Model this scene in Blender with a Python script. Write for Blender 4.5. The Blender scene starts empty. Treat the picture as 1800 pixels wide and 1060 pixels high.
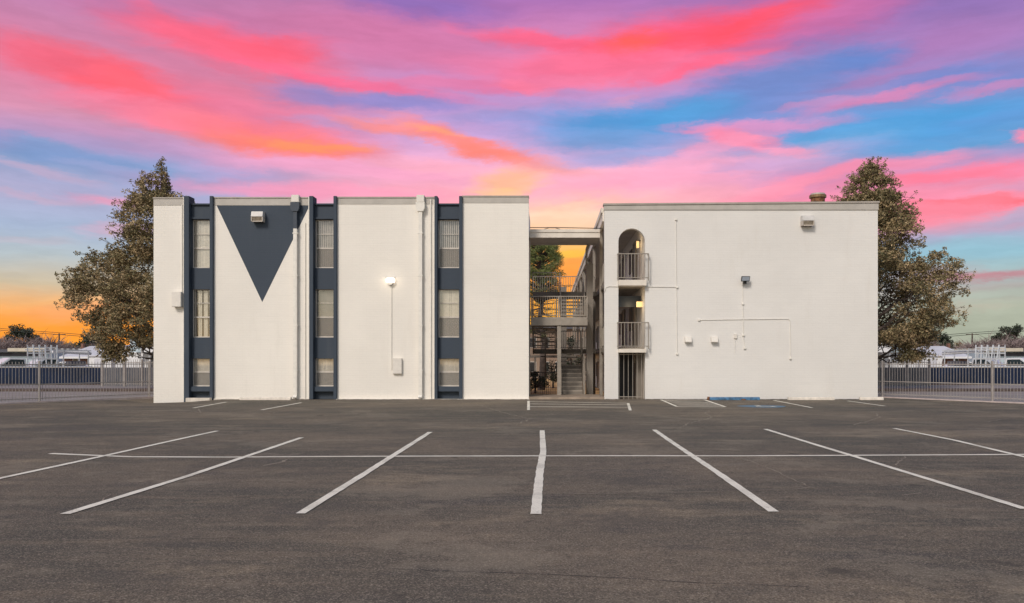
import bpy, math, random
from mathutils import Vector, noise as mn
R = math.radians
random.seed(7)
SC = bpy.context.scene
COL = SC.collection
F, VX, HY, EYE = 1450.0, 961.0, 631.0, 1.71       # focal length and vanishing point measured on the photograph

# ------------------------------------------------------------------ camera
cam = bpy.data.objects.new('camera', bpy.data.cameras.new('camera'))
COL.objects.link(cam); SC.camera = cam
cam.location = (0, 0, EYE); cam.rotation_euler = (R(90), 0, 0)
cam.data.lens = 36 * F / 1800; cam.data.sensor_width = 36
cam.data.shift_x = (900 - VX) / 1800; cam.data.shift_y = (HY - 530) / 1800
cam.data.clip_end = 6000

def lin(c):
    return tuple((x / 255 / 12.92 if x / 255 <= .04045 else ((x / 255 + .055) / 1.055) ** 2.4) for x in c) + (1,)

# ------------------------------------------------------------------ sun, sky
SUN_EL, SUN_AZ = 38, 205            # sun behind the camera, a little to the left
sun = bpy.data.objects.new('sun', bpy.data.lights.new('sun', 'SUN'))
COL.objects.link(sun)
sun.data.energy = 1.95; sun.data.angle = R(14); sun.data.color = (1, .93, .84)
a = R(SUN_AZ)
sd = Vector((math.sin(a) * math.cos(R(SUN_EL)), math.cos(a) * math.cos(R(SUN_EL)), math.sin(R(SUN_EL))))
sun.rotation_euler = sd.to_track_quat('Z', 'Y').to_euler()

W = bpy.data.worlds.new('World'); SC.world = W; W.use_nodes = True
nt = W.node_tree; nt.nodes.clear(); N = nt.nodes; LK = nt.links

def mth(nt, op, a, b=None, c=None, clamp=False):
    n = nt.nodes.new('ShaderNodeMath'); n.operation = op; n.use_clamp = clamp
    for i, v in enumerate((a, b, c)):
        if v is None: continue
        if isinstance(v, (int, float)): n.inputs[i].default_value = v
        else: nt.links.new(v, n.inputs[i])
    return n.outputs[0]
def mapr(nt, v, a, b, c=0, d=1, smooth=True):
    n = nt.nodes.new('ShaderNodeMapRange'); n.interpolation_type = 'SMOOTHSTEP' if smooth else 'LINEAR'
    nt.links.new(v, n.inputs[0])
    for i, x in enumerate((a, b, c, d)): n.inputs[i + 1].default_value = x
    return n.outputs[0]
def mixc(nt, f, a, b, mode='MIX'):
    n = nt.nodes.new('ShaderNodeMix'); n.data_type = 'RGBA'; n.blend_type = mode
    for i, v in ((0, f), (6, a), (7, b)):
        if isinstance(v, (int, float, tuple)): n.inputs[i].default_value = v
        else: nt.links.new(v, n.inputs[i])
    return n.outputs[2]
def ramp(nt, f, stops):
    n = nt.nodes.new('ShaderNodeValToRGB'); e = n.color_ramp.elements
    stops = sorted(stops)
    e[0].position, e[0].color = stops[0]; e[1].position, e[1].color = stops[-1]
    for p, c in stops[1:-1]:
        x = e.new(p); x.color = c
    nt.links.new(f, n.inputs[0]); return n.outputs[0]
def noise(nt, vec, scale, detail=4, rough=.5, out='Fac'):
    n = nt.nodes.new('ShaderNodeTexNoise'); n.inputs['Scale'].default_value = scale
    n.inputs['Detail'].default_value = detail; n.inputs['Roughness'].default_value = rough
    nt.links.new(vec, n.inputs['Vector']); return n.outputs[out]
def mapping(nt, vec, loc=(0, 0, 0), rot=(0, 0, 0), sc=(1, 1, 1), typ='POINT'):
    n = nt.nodes.new('ShaderNodeMapping'); n.vector_type = typ
    if typ != 'VECTOR': n.inputs['Location'].default_value = loc
    n.inputs['Rotation'].default_value = rot; n.inputs['Scale'].default_value = sc
    nt.links.new(vec, n.inputs['Vector']); return n.outputs[0]

def build_sky():
    tc = N.new('ShaderNodeTexCoord'); sep = N.new('ShaderNodeSeparateXYZ'); LK.new(tc.outputs['Generated'], sep.inputs[0])
    x, y, z = sep.outputs
    az = mth(nt, 'MULTIPLY', mth(nt, 'ARCTAN2', x, y), 10)
    hor = mth(nt, 'SQRT', mth(nt, 'ADD', mth(nt, 'MULTIPLY', x, x), mth(nt, 'MULTIPLY', y, y)))
    el = mth(nt, 'MULTIPLY', mth(nt, 'ARCTAN2', z, hor), 10)
    cmb = N.new('ShaderNodeCombineXYZ'); LK.new(az, cmb.inputs[0]); LK.new(el, cmb.inputs[1])
    base = cmb.outputs[0]                      # units: tenths of a radian; the picture spans about az -5.9..5.2, el 0..4.2
    # streaky distortion of the cloud field
    def warp(vec, sc, amp, det=5, rough=.6):
        m = mapping(nt, vec, sc=sc)
        c = noise(nt, m, 1, det, rough, 'Color')
        s = N.new('ShaderNodeVectorMath'); s.operation = 'SUBTRACT'; LK.new(c, s.inputs[0]); s.inputs[1].default_value = (.5, .5, .5)
        k = N.new('ShaderNodeVectorMath'); k.operation = 'MULTIPLY'; LK.new(s.outputs[0], k.inputs[0]); k.inputs[1].default_value = amp
        d = N.new('ShaderNodeVectorMath'); d.operation = 'ADD'; LK.new(vec, d.inputs[0]); LK.new(k.outputs[0], d.inputs[1])
        return d.outputs[0]
    w = warp(base, (.5, 1.6, 1), (.95, .30, 0), 6, .66)
    sp = N.new('ShaderNodeSeparateXYZ'); LK.new(w, sp.inputs[0])
    def conv(px, py):
        u, v = (px - VX) / F, (HY - py) / F
        return math.atan(u) * 10, math.atan(v / math.hypot(1, u)) * 10
    f = mth(nt, 'DIVIDE', sp.outputs[1], 5.0)
    def col(pts, xx):
        return ramp(nt, f, [(max(0, conv(xx, y)[1] / 5), lin(c)) for y, c in pts])
    top = (-250, (105, 110, 175))
    cl = col([top, (0, (192, 128, 172)), (110, (216, 122, 156)), (190, (214, 142, 174)), (245, (172, 152, 198)), (275, (132, 158, 202)), (330, (172, 170, 205)),
              (390, (166, 182, 210)), (450, (180, 192, 198)), (500, (208, 190, 160)), (530, (242, 180, 115)), (552, (255, 160, 40)), (580, (255, 152, 0)), (600, (255, 160, 0))], 80)
    cc = col([top, (0, (172, 112, 182)), (60, (206, 124, 178)), (110, (212, 130, 182)), (165, (184, 142, 200)), (240, (200, 162, 216)), (290, (244, 172, 206)), (335, (255, 188, 192)),
              (380, (255, 208, 185)), (430, (255, 190, 100)), (480, (255, 165, 60)), (540, (255, 170, 30)), (600, (255, 190, 60))], 950)
    cr = col([top, (0, (146, 112, 180)), (60, (166, 124, 186)), (130, (142, 136, 198)), (190, (110, 150, 210)), (250, (95, 158, 212)), (285, (205, 145, 190)), (330, (246, 140, 170)), (385, (240, 145, 170)),
              (412, (170, 172, 200)), (440, (146, 190, 206)), (480, (166, 188, 190)), (505, (176, 172, 168)), (540, (178, 184, 165)), (585, (166, 172, 152)), (620, (165, 165, 152))], 1720)
    m1 = mapr(nt, sp.outputs[0], -3.6, -1.2); m2 = mapr(nt, sp.outputs[0], .6, 3.2)
    c = mixc(nt, m2, mixc(nt, m1, cl, cc), cr)
    # cloud streaks: centre x, y, half width, half height, tilt (degrees, up to the right), colour, strength
    BL = [
     (740, 10, 150, 26, 0, (138, 105, 182), .85), (300, 30, 260, 30, -3, (190, 112, 165), .5),
     (620, 60, 330, 45, -3, (212, 110, 158), .6), (330, 180, 330, 45, -6, (238, 112, 148), .75),
     (170, 128, 170, 34, -8, (255, 84, 104), .95), (90, 100, 120, 22, -4, (232, 95, 125), .7), (240, 148, 90, 20, -10, (255, 92, 112), .7),
     (400, 82, 210, 34, -5, (255, 88, 120), .9), (500, 82, 100, 20, 5, (255, 82, 112), .7), (330, 55, 120, 14, -22, (250, 95, 130), .5),
     (600, 142, 240, 10, -5, (255, 92, 135), .75), (800, 150, 200, 13, 0, (240, 110, 155), .6),
     (530, 163, 80, 22, 0, (150, 132, 192), .8), (690, 178, 150, 14, -1, (138, 134, 202), .85), (880, 208, 120, 14, 2, (148, 148, 208), .7), (560, 215, 80, 10, -3, (185, 150, 200), .6),
     (330, 215, 220, 26, -7, (250, 118, 148), .75), (470, 238, 200, 26, -5, (255, 118, 130), .8),
     (510, 256, 170, 20, 0, (255, 122, 104), .95), (560, 256, 100, 9, 2, (255, 148, 92), .8),
     (700, 228, 110, 12, -8, (255, 136, 124), .8), (800, 246, 130, 14, -16, (255, 130, 120), .9), (880, 272, 80, 15, -10, (255, 128, 112), .9), (760, 232, 60, 6, -8, (255, 165, 115), .6),
     (100, 272, 220, 20, -5, (120, 150, 200), .85), (220, 300, 120, 10, -4, (160, 165, 208), .6), (400, 300, 80, 12, 0, (178, 164, 212), .7), (60, 300, 120, 9, -8, (195, 168, 196), .6),
     (150, 225, 120, 10, -4, (200, 140, 180), .4), (60, 250, 70, 8, -3, (130, 158, 205), .5),
     (640, 300, 300, 22, -2, (248, 160, 196), .8), (620, 338, 320, 20, 0, (255, 148, 182), .8), (760, 290, 120, 12, -4, (255, 170, 190), .6),
     (200, 355, 90, 10, -3, (240, 150, 180), .7), (230, 400, 80, 14, 5, (230, 168, 190), .6), (60, 345, 90, 7, -4, (205, 170, 195), .5),
     (900, 316, 70, 20, 6, (255, 190, 125), .7), (880, 332, 60, 9, 5, (255, 208, 120), .55), (1020, 352, 130, 16, 2, (255, 205, 150), .6),
     (985, 380, 130, 30, 0, (255, 215, 178), .7), (960, 295, 90, 14, -8, (255, 150, 140), .6),
     (1180, 80, 300, 46, 8, (255, 74, 112), .95), (1110, 80, 90, 17, 3, (255, 84, 78), .95), (1330, 42, 150, 26, 12, (255, 66, 92), .95), (1060, 120, 280, 30, -1, (250, 108, 148), .8),
     (960, 72, 150, 16, -6, (255, 84, 122), .8), (1250, 116, 110, 10, 9, (255, 92, 132), .85), (930, 155, 60, 12, -12, (255, 110, 140), .6), (1000, 145, 130, 12, 0, (245, 120, 160), .6),
     (1470, 28, 150, 34, 6, (202, 106, 166), .85), (1640, 70, 200, 34, -4, (178, 120, 184), .5),
     (1120, 160, 150, 16, 2, (200, 145, 200), .6), (1080, 185, 40, 10, 20, (245, 145, 175), .6),
     (1340, 150, 220, 34, 11, (105, 136, 202), .9), (1510, 100, 90, 20, 5, (98, 132, 202), .9), (1700, 130, 140, 26, 0, (108, 135, 205), .7), (1300, 190, 150, 24, 4, (112, 142, 208), .8),
     (1100, 216, 200, 36, 3, (66, 152, 216), .95), (1060, 252, 150, 28, 0, (108, 155, 212), .85), (1200, 200, 90, 22, 14, (78, 156, 216), .8), (1070, 285, 110, 14, 2, (160, 165, 218), .7), (1120, 275, 80, 8, 4, (150, 165, 218), .6),
     (1610, 218, 250, 34, 4, (72, 158, 220), .95), (1480, 245, 140, 20, 2, (96, 164, 218), .85), (1760, 200, 120, 14, 3, (90, 150, 212), .8), (1390, 268, 80, 12, 0, (130, 170, 218), .6),
     (1560, 170, 170, 10, 6, (216, 132, 182), .85), (1450, 180, 100, 7, 3, (205, 140, 190), .6), (1760, 148, 110, 8, 6, (200, 132, 184), .7), (1580, 128, 140, 8, 5, (175, 125, 185), .6),
     (1330, 220, 160, 11, -2, (225, 145, 196), .8), (1300, 242, 90, 18, -12, (255, 132, 165), .9), (1380, 262, 60, 8, -8, (250, 150, 185), .7), (1250, 262, 100, 12, 12, (250, 155, 190), .6),
     (1180, 312, 300, 28, 6, (255, 164, 196), .8), (1380, 330, 170, 14, 12, (255, 142, 168), .75), (1220, 345, 180, 14, 5, (255, 165, 185), .6), (1330, 290, 100, 9, 4, (205, 165, 212), .7),
     (1540, 290, 160, 14, 5, (248, 138, 172), .8), (1660, 308, 170, 14, 0, (255, 116, 146), .9), (1620, 345, 100, 10, 2, (250, 138, 170), .6), (1770, 330, 80, 10, 2, (215, 155, 190), .7),
     (1740, 355, 150, 9, -5, (255, 92, 104), .95), (1640, 372, 170, 20, 4, (255, 128, 150), .85), (1780, 238, 40, 10, -12, (248, 138, 172), .9), (1790, 262, 60, 9, 2, (165, 150, 200), .6),
     (1780, 385, 90, 16, 4, (176, 170, 200), .8), (1690, 438, 160, 22, 0, (146, 190, 208), .7),
     (1720, 486, 150, 10, 4, (192, 128, 138), .85), (1640, 480, 90, 14, 0, (190, 150, 158), .6), (1640, 545, 120, 7, 2, (190, 172, 158), .5), (1740, 520, 140, 8, 3, (172, 186, 172), .5),
     (1010, 480, 70, 30, 0, (255, 150, 40), .7), (1000, 450, 70, 8, 0, (255, 200, 50), .7), (130, 545, 120, 16, 4, (250, 165, 110), .5), (60, 420, 90, 10, 0, (196, 180, 192), .4),
     # clouds beyond the edges of the picture
     (-500, 200, 500, 60, 4, (220, 120, 160), .7), (-700, 60, 500, 70, 0, (200, 115, 165), .6), (2500, 300, 600, 50, 3, (235, 135, 170), .7), (2600, 80, 500, 80, 0, (165, 118, 182), .6),
     (700, -120, 500, 50, 4, (190, 110, 170), .6), (1500, -160, 400, 50, 0, (170, 115, 180), .6),
    ]
    w2 = warp(w, (1.5, 5, 1), (.62, .24, 0), 7, .68)
    for (px, py, rx, ry, rot, colr, al) in BL:
        cx, cy = conv(px, py); u = (px - VX) / F
        kx = 10 / F / (1 + u * u); ky = 10 / F / math.hypot(1, u)
        ch = N.new('ShaderNodeVectorMath'); ch.operation = 'MULTIPLY_ADD'     # chained so that the shader is evaluated one cloud at a time
        LK.new(c, ch.inputs[0]); ch.inputs[1].default_value = (1e-6,) * 3; LK.new(w2, ch.inputs[2])
        m = mapping(nt, ch.outputs[0], loc=(cx, cy, 0), rot=(0, 0, R(rot)), sc=(rx * kx * 1.2, ry * ky * 1.2, 1), typ='TEXTURE')
        ln = N.new('ShaderNodeVectorMath'); ln.operation = 'LENGTH'; LK.new(m, ln.inputs[0])
        k = mapr(nt, ln.outputs['Value'], 1.18, .22, 0, al)
        c = mixc(nt, k, c, lin(colr))
    # fine streaks inside the clouds
    st = noise(nt, mapping(nt, w, sc=(.9, 5, 1), rot=(0, 0, R(4))), 1.4, 6, .6)
    hs = N.new('ShaderNodeHueSaturation'); LK.new(c, hs.inputs['Color']); hs.inputs['Saturation'].default_value = .96
    LK.new(mapr(nt, st, .25, .75, .98, 1.12), hs.inputs['Value'])
    sunset = hs.outputs[0]
    sky = N.new('ShaderNodeTexSky'); sky.sky_type = 'NISHITA'; sky.sun_disc = False
    sky.sun_elevation = R(SUN_EL); sky.sun_rotation = R(SUN_AZ)
    day = mixc(nt, 1.0, sky.outputs[0], (.138, .121, .104, 1), 'MULTIPLY')
    k = mth(nt, 'MULTIPLY', mapr(nt, y, .15, .62), mapr(nt, el, 7.5, 4.6))
    fin = mixc(nt, k, day, sunset)
    bg = N.new('ShaderNodeBackground'); out = N.new('ShaderNodeOutputWorld')
    LK.new(fin, bg.inputs[0]); bg.inputs[1].default_value = 1.0
    LK.new(bg.outputs[0], out.inputs[0])
build_sky()
try: W.cycles.sampling_method = 'MANUAL'; W.cycles.sample_map_resolution = 512
except Exception: pass

vs = SC.view_settings
vs.view_transform = 'Standard'; vs.look = 'None'; vs.gamma = 1; vs.exposure = 0; vs.use_curve_mapping = False
SC.cycles.use_denoising = True; SC.cycles.max_bounces = 5; SC.cycles.diffuse_bounces = 3; SC.cycles.transparent_max_bounces = 12

# ------------------------------------------------------------------ helpers
class MB:
    def __init__(s): s.v = []; s.f = []
    def add(s, vs, fs):
        n = len(s.v); s.v += [tuple(p) for p in vs]; s.f += [tuple(i + n for i in f) for f in fs]; return s
    def box(s, x0, x1, y0, y1, z0, z1):
        x0, x1 = sorted((x0, x1)); y0, y1 = sorted((y0, y1)); z0, z1 = sorted((z0, z1))
        return s.add([(x, y, z) for z in (z0, z1) for y in (y0, y1) for x in (x0, x1)],
                     [(0, 2, 3, 1), (4, 5, 7, 6), (0, 1, 5, 4), (2, 6, 7, 3), (0, 4, 6, 2), (1, 3, 7, 5)])
    def prism(s, poly, y0, y1, axis='y'):
        n = len(poly)
        def P(p, d): return {'y': (p[0], d, p[1]), 'x': (d, p[0], p[1]), 'z': (p[0], p[1], d)}[axis]
        return s.add([P(p, y0) for p in poly] + [P(p, y1) for p in poly],
                     [tuple(range(n)), tuple(range(2 * n - 1, n - 1, -1))] + [(i, i + n, (i + 1) % n + n, (i + 1) % n) for i in range(n)])
    def tube(s, p0, p1, r0, r1=None, n=8, cap=True):
        r1 = r0 if r1 is None else r1
        p0, p1 = Vector(p0), Vector(p1); d = (p1 - p0)
        if d.length < 1e-6: return s
        q = d.to_track_quat('Z', 'Y')
        vs = []
        for p, r in ((p0, r0), (p1, r1)):
            for i in range(n):
                t = 2 * math.pi * i / n
                vs.append(p + q @ Vector((r * math.cos(t), r * math.sin(t), 0)))
        fs = [(i, (i + 1) % n, (i + 1) % n + n, i + n) for i in range(n)]
        if cap: fs += [tuple(range(n - 1, -1, -1)), tuple(range(n, 2 * n))]
        return s.add(vs, fs)
    def bar(s, p0, p1, w, h=None):
        h = h or w; p0, p1 = Vector(p0), Vector(p1); d = (p1 - p0).normalized()
        up = Vector((0, 0, 1)) if abs(d.z) < .95 else Vector((0, 1, 0))
        a = d.cross(up).normalized() * w / 2; b = a.cross(d).normalized() * h / 2
        vs = [p + sa * a + sb * b for p in (p0, p1) for sa, sb in ((-1, -1), (1, -1), (1, 1), (-1, 1))]
        return s.add(vs, [(0, 1, 2, 3), (7, 6, 5, 4)] + [(i, i + 4, (i + 1) % 4 + 4, (i + 1) % 4) for i in range(4)])
    def build(s, name, mat, parent=None, smooth=False, bevel=0):
        me = bpy.data.meshes.new(name)
        off = Vector(parent['_w']) if parent is not None else Vector((0, 0, 0))
        me.from_pydata([(v[0] - off.x, v[1] - off.y, v[2] - off.z) for v in s.v], [], s.f)
        me.materials.append(mat)
        if smooth:
            for p in me.polygons: p.use_smooth = True
        import bmesh
        bm = bmesh.new(); bm.from_mesh(me); bmesh.ops.recalc_face_normals(bm, faces=bm.faces)
        if bevel:
            bmesh.ops.remove_doubles(bm, verts=bm.verts, dist=1e-5)
            bmesh.ops.bevel(bm, geom=[e for e in bm.edges if len(e.link_faces) == 2 and e.calc_face_angle(0) > .5], offset=bevel, segments=2, affect='EDGES')
        bm.to_mesh(me); bm.free()
        o = bpy.data.objects.new(name, me); COL.objects.link(o)
        if parent is not None: o.parent = parent
        o['_w'] = tuple(off)
        return o
def tag(o, label=None, cat=None, group=None, kind=None):
    if label: o['label'] = label
    if cat: o['category'] = cat
    if group: o['group'] = group
    if kind: o['kind'] = kind
    return o
def thing(name, loc, label, cat, group=None):
    o = bpy.data.objects.new(name, None); COL.objects.link(o); o.location = loc; o['_w'] = tuple(loc); o.empty_display_size = .3
    return tag(o, label, cat, group)
def dup(root, loc, label, group=None):
    r = root.copy(); COL.objects.link(r); r.location = loc; r['label'] = label; r['_w'] = tuple(loc)
    if group: r['group'] = group
    for ch in [o for o in bpy.data.objects if o.parent == root]:
        c = ch.copy(); COL.objects.link(c); c.parent = r
        for g in [o for o in bpy.data.objects if o.parent == ch]:
            d = g.copy(); COL.objects.link(d); d.parent = c
    return r
def X(px, Y=35.0): return (px - VX) / F * Y
def Z(py, Y=35.0): return EYE + (HY - py) / F * Y
def sm(t): t = max(0, min(1, t)); return t * t * (3 - 2 * t)
def gz(x, y):        # the lot dips a little at the left corner of the building
    return -.19 * math.exp(-((x + 16.2) / 1.5) ** 2 - ((y - 34.7) / 1.6) ** 2) + .02 * mn.noise(Vector((x * .12, y * .12, 0)))*sm((30-y)/6)
def G(px, py):
    Y = F * EYE / (py - HY); return X(px, Y), Y

# ------------------------------------------------------------------ materials
def mat(name):
    m = bpy.data.materials.new(name); m.use_nodes = True; t = m.node_tree
    b = t.nodes['Principled BSDF']; return m, t, b
def pos(t): return t.nodes.new('ShaderNodeNewGeometry').outputs['Position']
def bump(t, b, h, strength, dist):
    n = t.nodes.new('ShaderNodeBump'); n.inputs['Strength'].default_value = strength; n.inputs['Distance'].default_value = dist
    t.links.new(h, n.inputs['Height']); t.links.new(n.outputs[0], b.inputs['Normal'])
def simple(name, c, rough=.6, metal=0, var=.12, sc=3, bmp=0):
    m, t, b = mat(name); p = pos(t)
    n = noise(t, p, sc, 6, .6)
    c1 = tuple(x * (1 - var) for x in c[:3]) + (1,); c2 = tuple(min(1, x * (1 + var)) for x in c[:3]) + (1,)
    t.links.new(mixc(t, mapr(t, n, .3, .7), c1, c2), b.inputs['Base Color'])
    b.inputs['Roughness'].default_value = rough; b.inputs['Metallic'].default_value = metal
    if bmp: bump(t, b, noise(t, p, sc * 12, 4, .6), bmp, .01)
    return m
def wallmat(name, c, stain=(.6, .55, .48), amt=.25, brick=True, bs=.35):
    m, t, b = mat(name); p = pos(t)
    sw = mapping(t, p, rot=(R(90), 0, 0))              # x,z plane into x,y
    n1 = noise(t, p, .35, 5, .55); n2 = noise(t, mapping(t, p, sc=(1.2, 1.2, .25)), 1.0, 6, .65); n3 = noise(t, p, 14, 5, .65)
    base = mixc(t, mapr(t, n1, .3, .7), tuple(x * .955 for x in c) + (1,), tuple(min(1, x * 1.02) for x in c) + (1,))
    sep = t.nodes.new('ShaderNodeSeparateXYZ'); t.links.new(p, sep.inputs[0])
    low = mapr(t, sep.outputs[2], 1.1, -.1)            # splash dirt near the ground
    f = mth(t, 'MULTIPLY', mapr(t, n2, .52, .8), amt)
    f = mth(t, 'ADD', f, mth(t, 'MULTIPLY', mth(t, 'MULTIPLY', low, mapr(t, n3, .35, .75)), .22), clamp=True)
    colr = mixc(t, f, base, tuple(stain) + (1,))
    pt = noise(t, mapping(t, p, loc=(4, 1, 9), sc=(.5, .5, .8)), 1, 3, .4)
    colr = mixc(t, mth(t, 'MULTIPLY', mapr(t, pt, .56, .60), .05), colr, tuple(x * .82 for x in c) + (1,))
    top_ = mth(t, 'MULTIPLY', mapr(t, sep.outputs[2], 5.5, 8.2), mapr(t, noise(t, mapping(t, p, sc=(3, 3, .12)), 1, 5, .7), .52, .75))
    colr = mixc(t, mth(t, 'MULTIPLY', top_, .14), colr, tuple(stain) + (1,))
    h = mth(t, 'ADD', mth(t, 'MULTIPLY', n3, .5), mth(t, 'MULTIPLY', noise(t, mapping(t, p, sc=(.9, .9, 7)), 1, 6, .7), 1.6))
    if brick:
        bk = t.nodes.new('ShaderNodeTexBrick'); wv = t.nodes.new('ShaderNodeVectorMath'); wv.operation = 'ADD'
        nn = noise(t, p, 6, 3, .5, 'Color'); sc_ = t.nodes.new('ShaderNodeVectorMath'); sc_.operation = 'MULTIPLY'
        t.links.new(nn, sc_.inputs[0]); sc_.inputs[1].default_value = (.012, .012, .012)
        t.links.new(sw, wv.inputs[0]); t.links.new(sc_.outputs[0], wv.inputs[1]); t.links.new(wv.outputs[0], bk.inputs['Vector'])
        bk.inputs['Scale'].default_value = 1; bk.inputs['Brick Width'].default_value = .30; bk.inputs['Row Height'].default_value = .10
        bk.inputs['Mortar Size'].default_value = .008; bk.inputs['Mortar Smooth'].default_value = .6
        bk.inputs['Color1'].default_value = (1, 1, 1, 1); bk.inputs['Color2'].default_value = (.8, .8, .8, 1); bk.inputs['Mortar'].default_value = (.3, .3, .3, 1)
        fade = noise(t, p, .8, 4, .6)
        h = mth(t, 'ADD', h, mth(t, 'MULTIPLY', bk.outputs['Color'], mapr(t, fade, .3, .7, .5, 1.3)))
        colr = mixc(t, mth(t, 'MULTIPLY', mth(t, 'MULTIPLY', bk.outputs['Fac'], mapr(t, noise(t, p, 1.1, 5, .7), .35, .7)), .16), colr, tuple(x * .72 for x in c) + (1,))
        hz_ = noise(t, mapping(t, p, loc=(5, 2, 1), sc=(.7, .7, 9)), 1, 5, .7)
        colr = mixc(t, mth(t, 'MULTIPLY', mapr(t, hz_, .5, .75), .16), colr, tuple(x * .80 for x in c) + (1,))
        colr = mixc(t, .04, colr, bk.outputs['Color'], 'MULTIPLY')
    t.links.new(colr, b.inputs['Base Color']); b.inputs['Roughness'].default_value = .75
    bump(t, b, h, bs, .01)
    return m
M = {}
M['white'] = wallmat('painted_white_brick', (.86, .82, .755))
M['white2'] = wallmat('painted_pale_grey_brick', (.775, .755, .725))
M['navy'] = wallmat('painted_navy_brick', (.043, .060, .086), (.10, .115, .13), .35)
M['navy_trim'] = wallmat('painted_navy_trim', (.040, .057, .083), (.10, .12, .14), .4, brick=False)
M['parapet'] = simple('parapet_flashing', (.47, .44, .40), .5, 0, .08, 2)
M['cap'] = simple('parapet_cap', (.40, .36, .32), .5, 0, .12, 2)
M['kerb'] = simple('white_kerb_paint', (.74, .68, .60), .8, 0, .15, 4, .4)
M['whitemetal'] = simple('white_metal', (.76, .72, .66), .5, 0, .06, 5)
M['pipe'] = simple('painted_pipe', (.80, .77, .71), .55, 0, .07, 5)
M['navypipe'] = simple('navy_pipe', (.035, .05, .075), .5, 0, .1, 5)
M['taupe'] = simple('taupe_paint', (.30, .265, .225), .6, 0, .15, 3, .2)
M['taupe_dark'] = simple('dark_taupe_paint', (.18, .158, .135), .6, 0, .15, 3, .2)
M['taupe_brick'] = wallmat('taupe_brick', (.25, .22, .19), (.15, .13, .11), .3)
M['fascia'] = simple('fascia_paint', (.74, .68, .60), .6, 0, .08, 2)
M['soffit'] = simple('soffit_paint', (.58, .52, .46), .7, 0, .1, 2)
M['inner'] = wallmat('walkway_wall', (.78, .72, .64), brick=False)
M['door'] = simple('navy_door_paint', (.02, .03, .05), .4, 0, .1, 3)
M['black'] = simple('black_iron', (.012, .012, .013), .6, 0, .2, 3)
M['frame'] = simple('window_frame_paint', (.66, .61, .55), .45, 0, .08, 6)
M['blind'] = simple('cream_blind', (.80, .77, .70), .7, 0, .08, 9)
M['blind_grey'] = simple('grey_blind', (.58, .55, .52), .7, 0, .12, 9)
M['shade'] = simple('grey_shade', (.34, .34, .33), .8, 0, .1, 4)
M['room'] = simple('dark_room', (.15, .13, .12), .9, 0, .3, 2)
M['concrete'] = simple('concrete', (.36, .33, .29), .85, 0, .2, 2.5, .4)
M['threshold'] = simple('tan_concrete', (.33, .26, .20), .85, 0, .25, 2.5, .4)
M['rust'] = simple('rusty_metal', (.20, .09, .04), .7, .2, .6, 9, .3)
M['housing'] = simple('lamp_housing', (.62, .60, .58), .5, 0, .08, 6)
M['lens'] = simple('lamp_lens', (.28, .24, .19), .15, 0, .3, 14)
M['bluekerb'] = simple('blue_kerb_paint', (.06, .155, .28), .7, 0, .45, 6, .4)
M['screenfab'] = simple('navy_screen_panel', (.003, .012, .040), .9, 0, .3, .8)
M['fence'] = simple('grey_fence_paint', (.33, .30, .285), .5, 0, .12, 5)
M['pinkkerb'] = simple('pale_kerb', (.50, .42, .40), .85, 0, .12, 3, .3)
M['cable'] = simple('dark_cable', (.03, .03, .03), .6)
M['road'] = simple('pale_road', (.27, .245, .245), .9, 0, .14, .6, .3)
M['dirt'] = simple('dark_dirt', (.10, .075, .065), .95, 0, .3, 1.5, .4)
M['yard'] = simple('dry_yard', (.22, .19, .16), .95, 0, .25, .5, .4)
M['sand'] = simple('tan_ground', (.55, .33, .14), .95, 0, .25, .8, .4)
M['siding'] = simple('white_siding', (.78, .78, .80), .7, 0, .05, 1)
M['roofw'] = simple('pale_roof', (.62, .62, .68), .7, 0, .08, 1)
M['brown'] = wallmat('brown_brick', (.20, .10, .07), brick=True)
M['tan'] = wallmat('tan_brick', (.27, .19, .14), brick=True)
M['bluegrey'] = simple('blue_grey_siding', (.50, .60, .66), .7, 0, .06, 1)
M['darkroof'] = simple('dark_roof', (.09, .09, .11), .8, 0, .2, 1)
M['beige'] = simple('beige_fascia', (.60, .54, .44), .7, 0, .1, 1)
M['pole'] = simple('wood_pole', (.10, .075, .06), .9, 0, .3, 3)
M['carwhite'] = simple('white_car_paint', (.72, .74, .78), .25, 0, .03, 2)
M['carglass'] = simple('car_glass', (.03, .045, .05), .08, 0, .2, 2)
M['tyre'] = simple('tyre_rubber', (.02, .02, .02), .8)
M['chrome'] = simple('rack_metal', (.70, .72, .74), .35, .3, .08, 4)
M['bark'] = simple('bark', (.085, .065, .055), .95, 0, .35, 4, .8)
M['bark_pale'] = simple('pale_twigs', (.24, .19, .185), .95, 0, .25, .6)
def leafmat(name, cols, rough=.6):
    m, t, b = mat(name); g = t.nodes.new('ShaderNodeNewGeometry')
    n = noise(t, g.outputs['Position'], .9, 4, .6)
    r = ramp(t, mth(t, 'ADD', mth(t, 'MULTIPLY', g.outputs['Random Per Island'], .6), mth(t, 'MULTIPLY', mapr(t, n, .3, .7), .4)),
             [(i / (len(cols) - 1), c + (1,)) for i, c in enumerate(cols)])
    t.links.new(r, b.inputs['Base Color']); b.inputs['Roughness'].default_value = rough
    try: b.inputs['Specular IOR Level'].default_value = .25
    except Exception: pass
    return m
M['leaf'] = leafmat('olive_brown_leaves', [(.085, .095, .05), (.20, .17, .085), (.36, .27, .15), (.62, .45, .26)])
M['pine'] = leafmat('pine_needles', [(.07, .10, .03), (.15, .19, .06), (.25, .27, .10), (.36, .33, .16)])
M['dark_leaf'] = leafmat('dark_evergreen', [(.03, .045, .035), (.06, .075, .05), (.09, .095, .06)])
M['twig'] = leafmat('bare_twigs', [(.17, .135, .135), (.26, .20, .195), (.36, .28, .265)])

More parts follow.
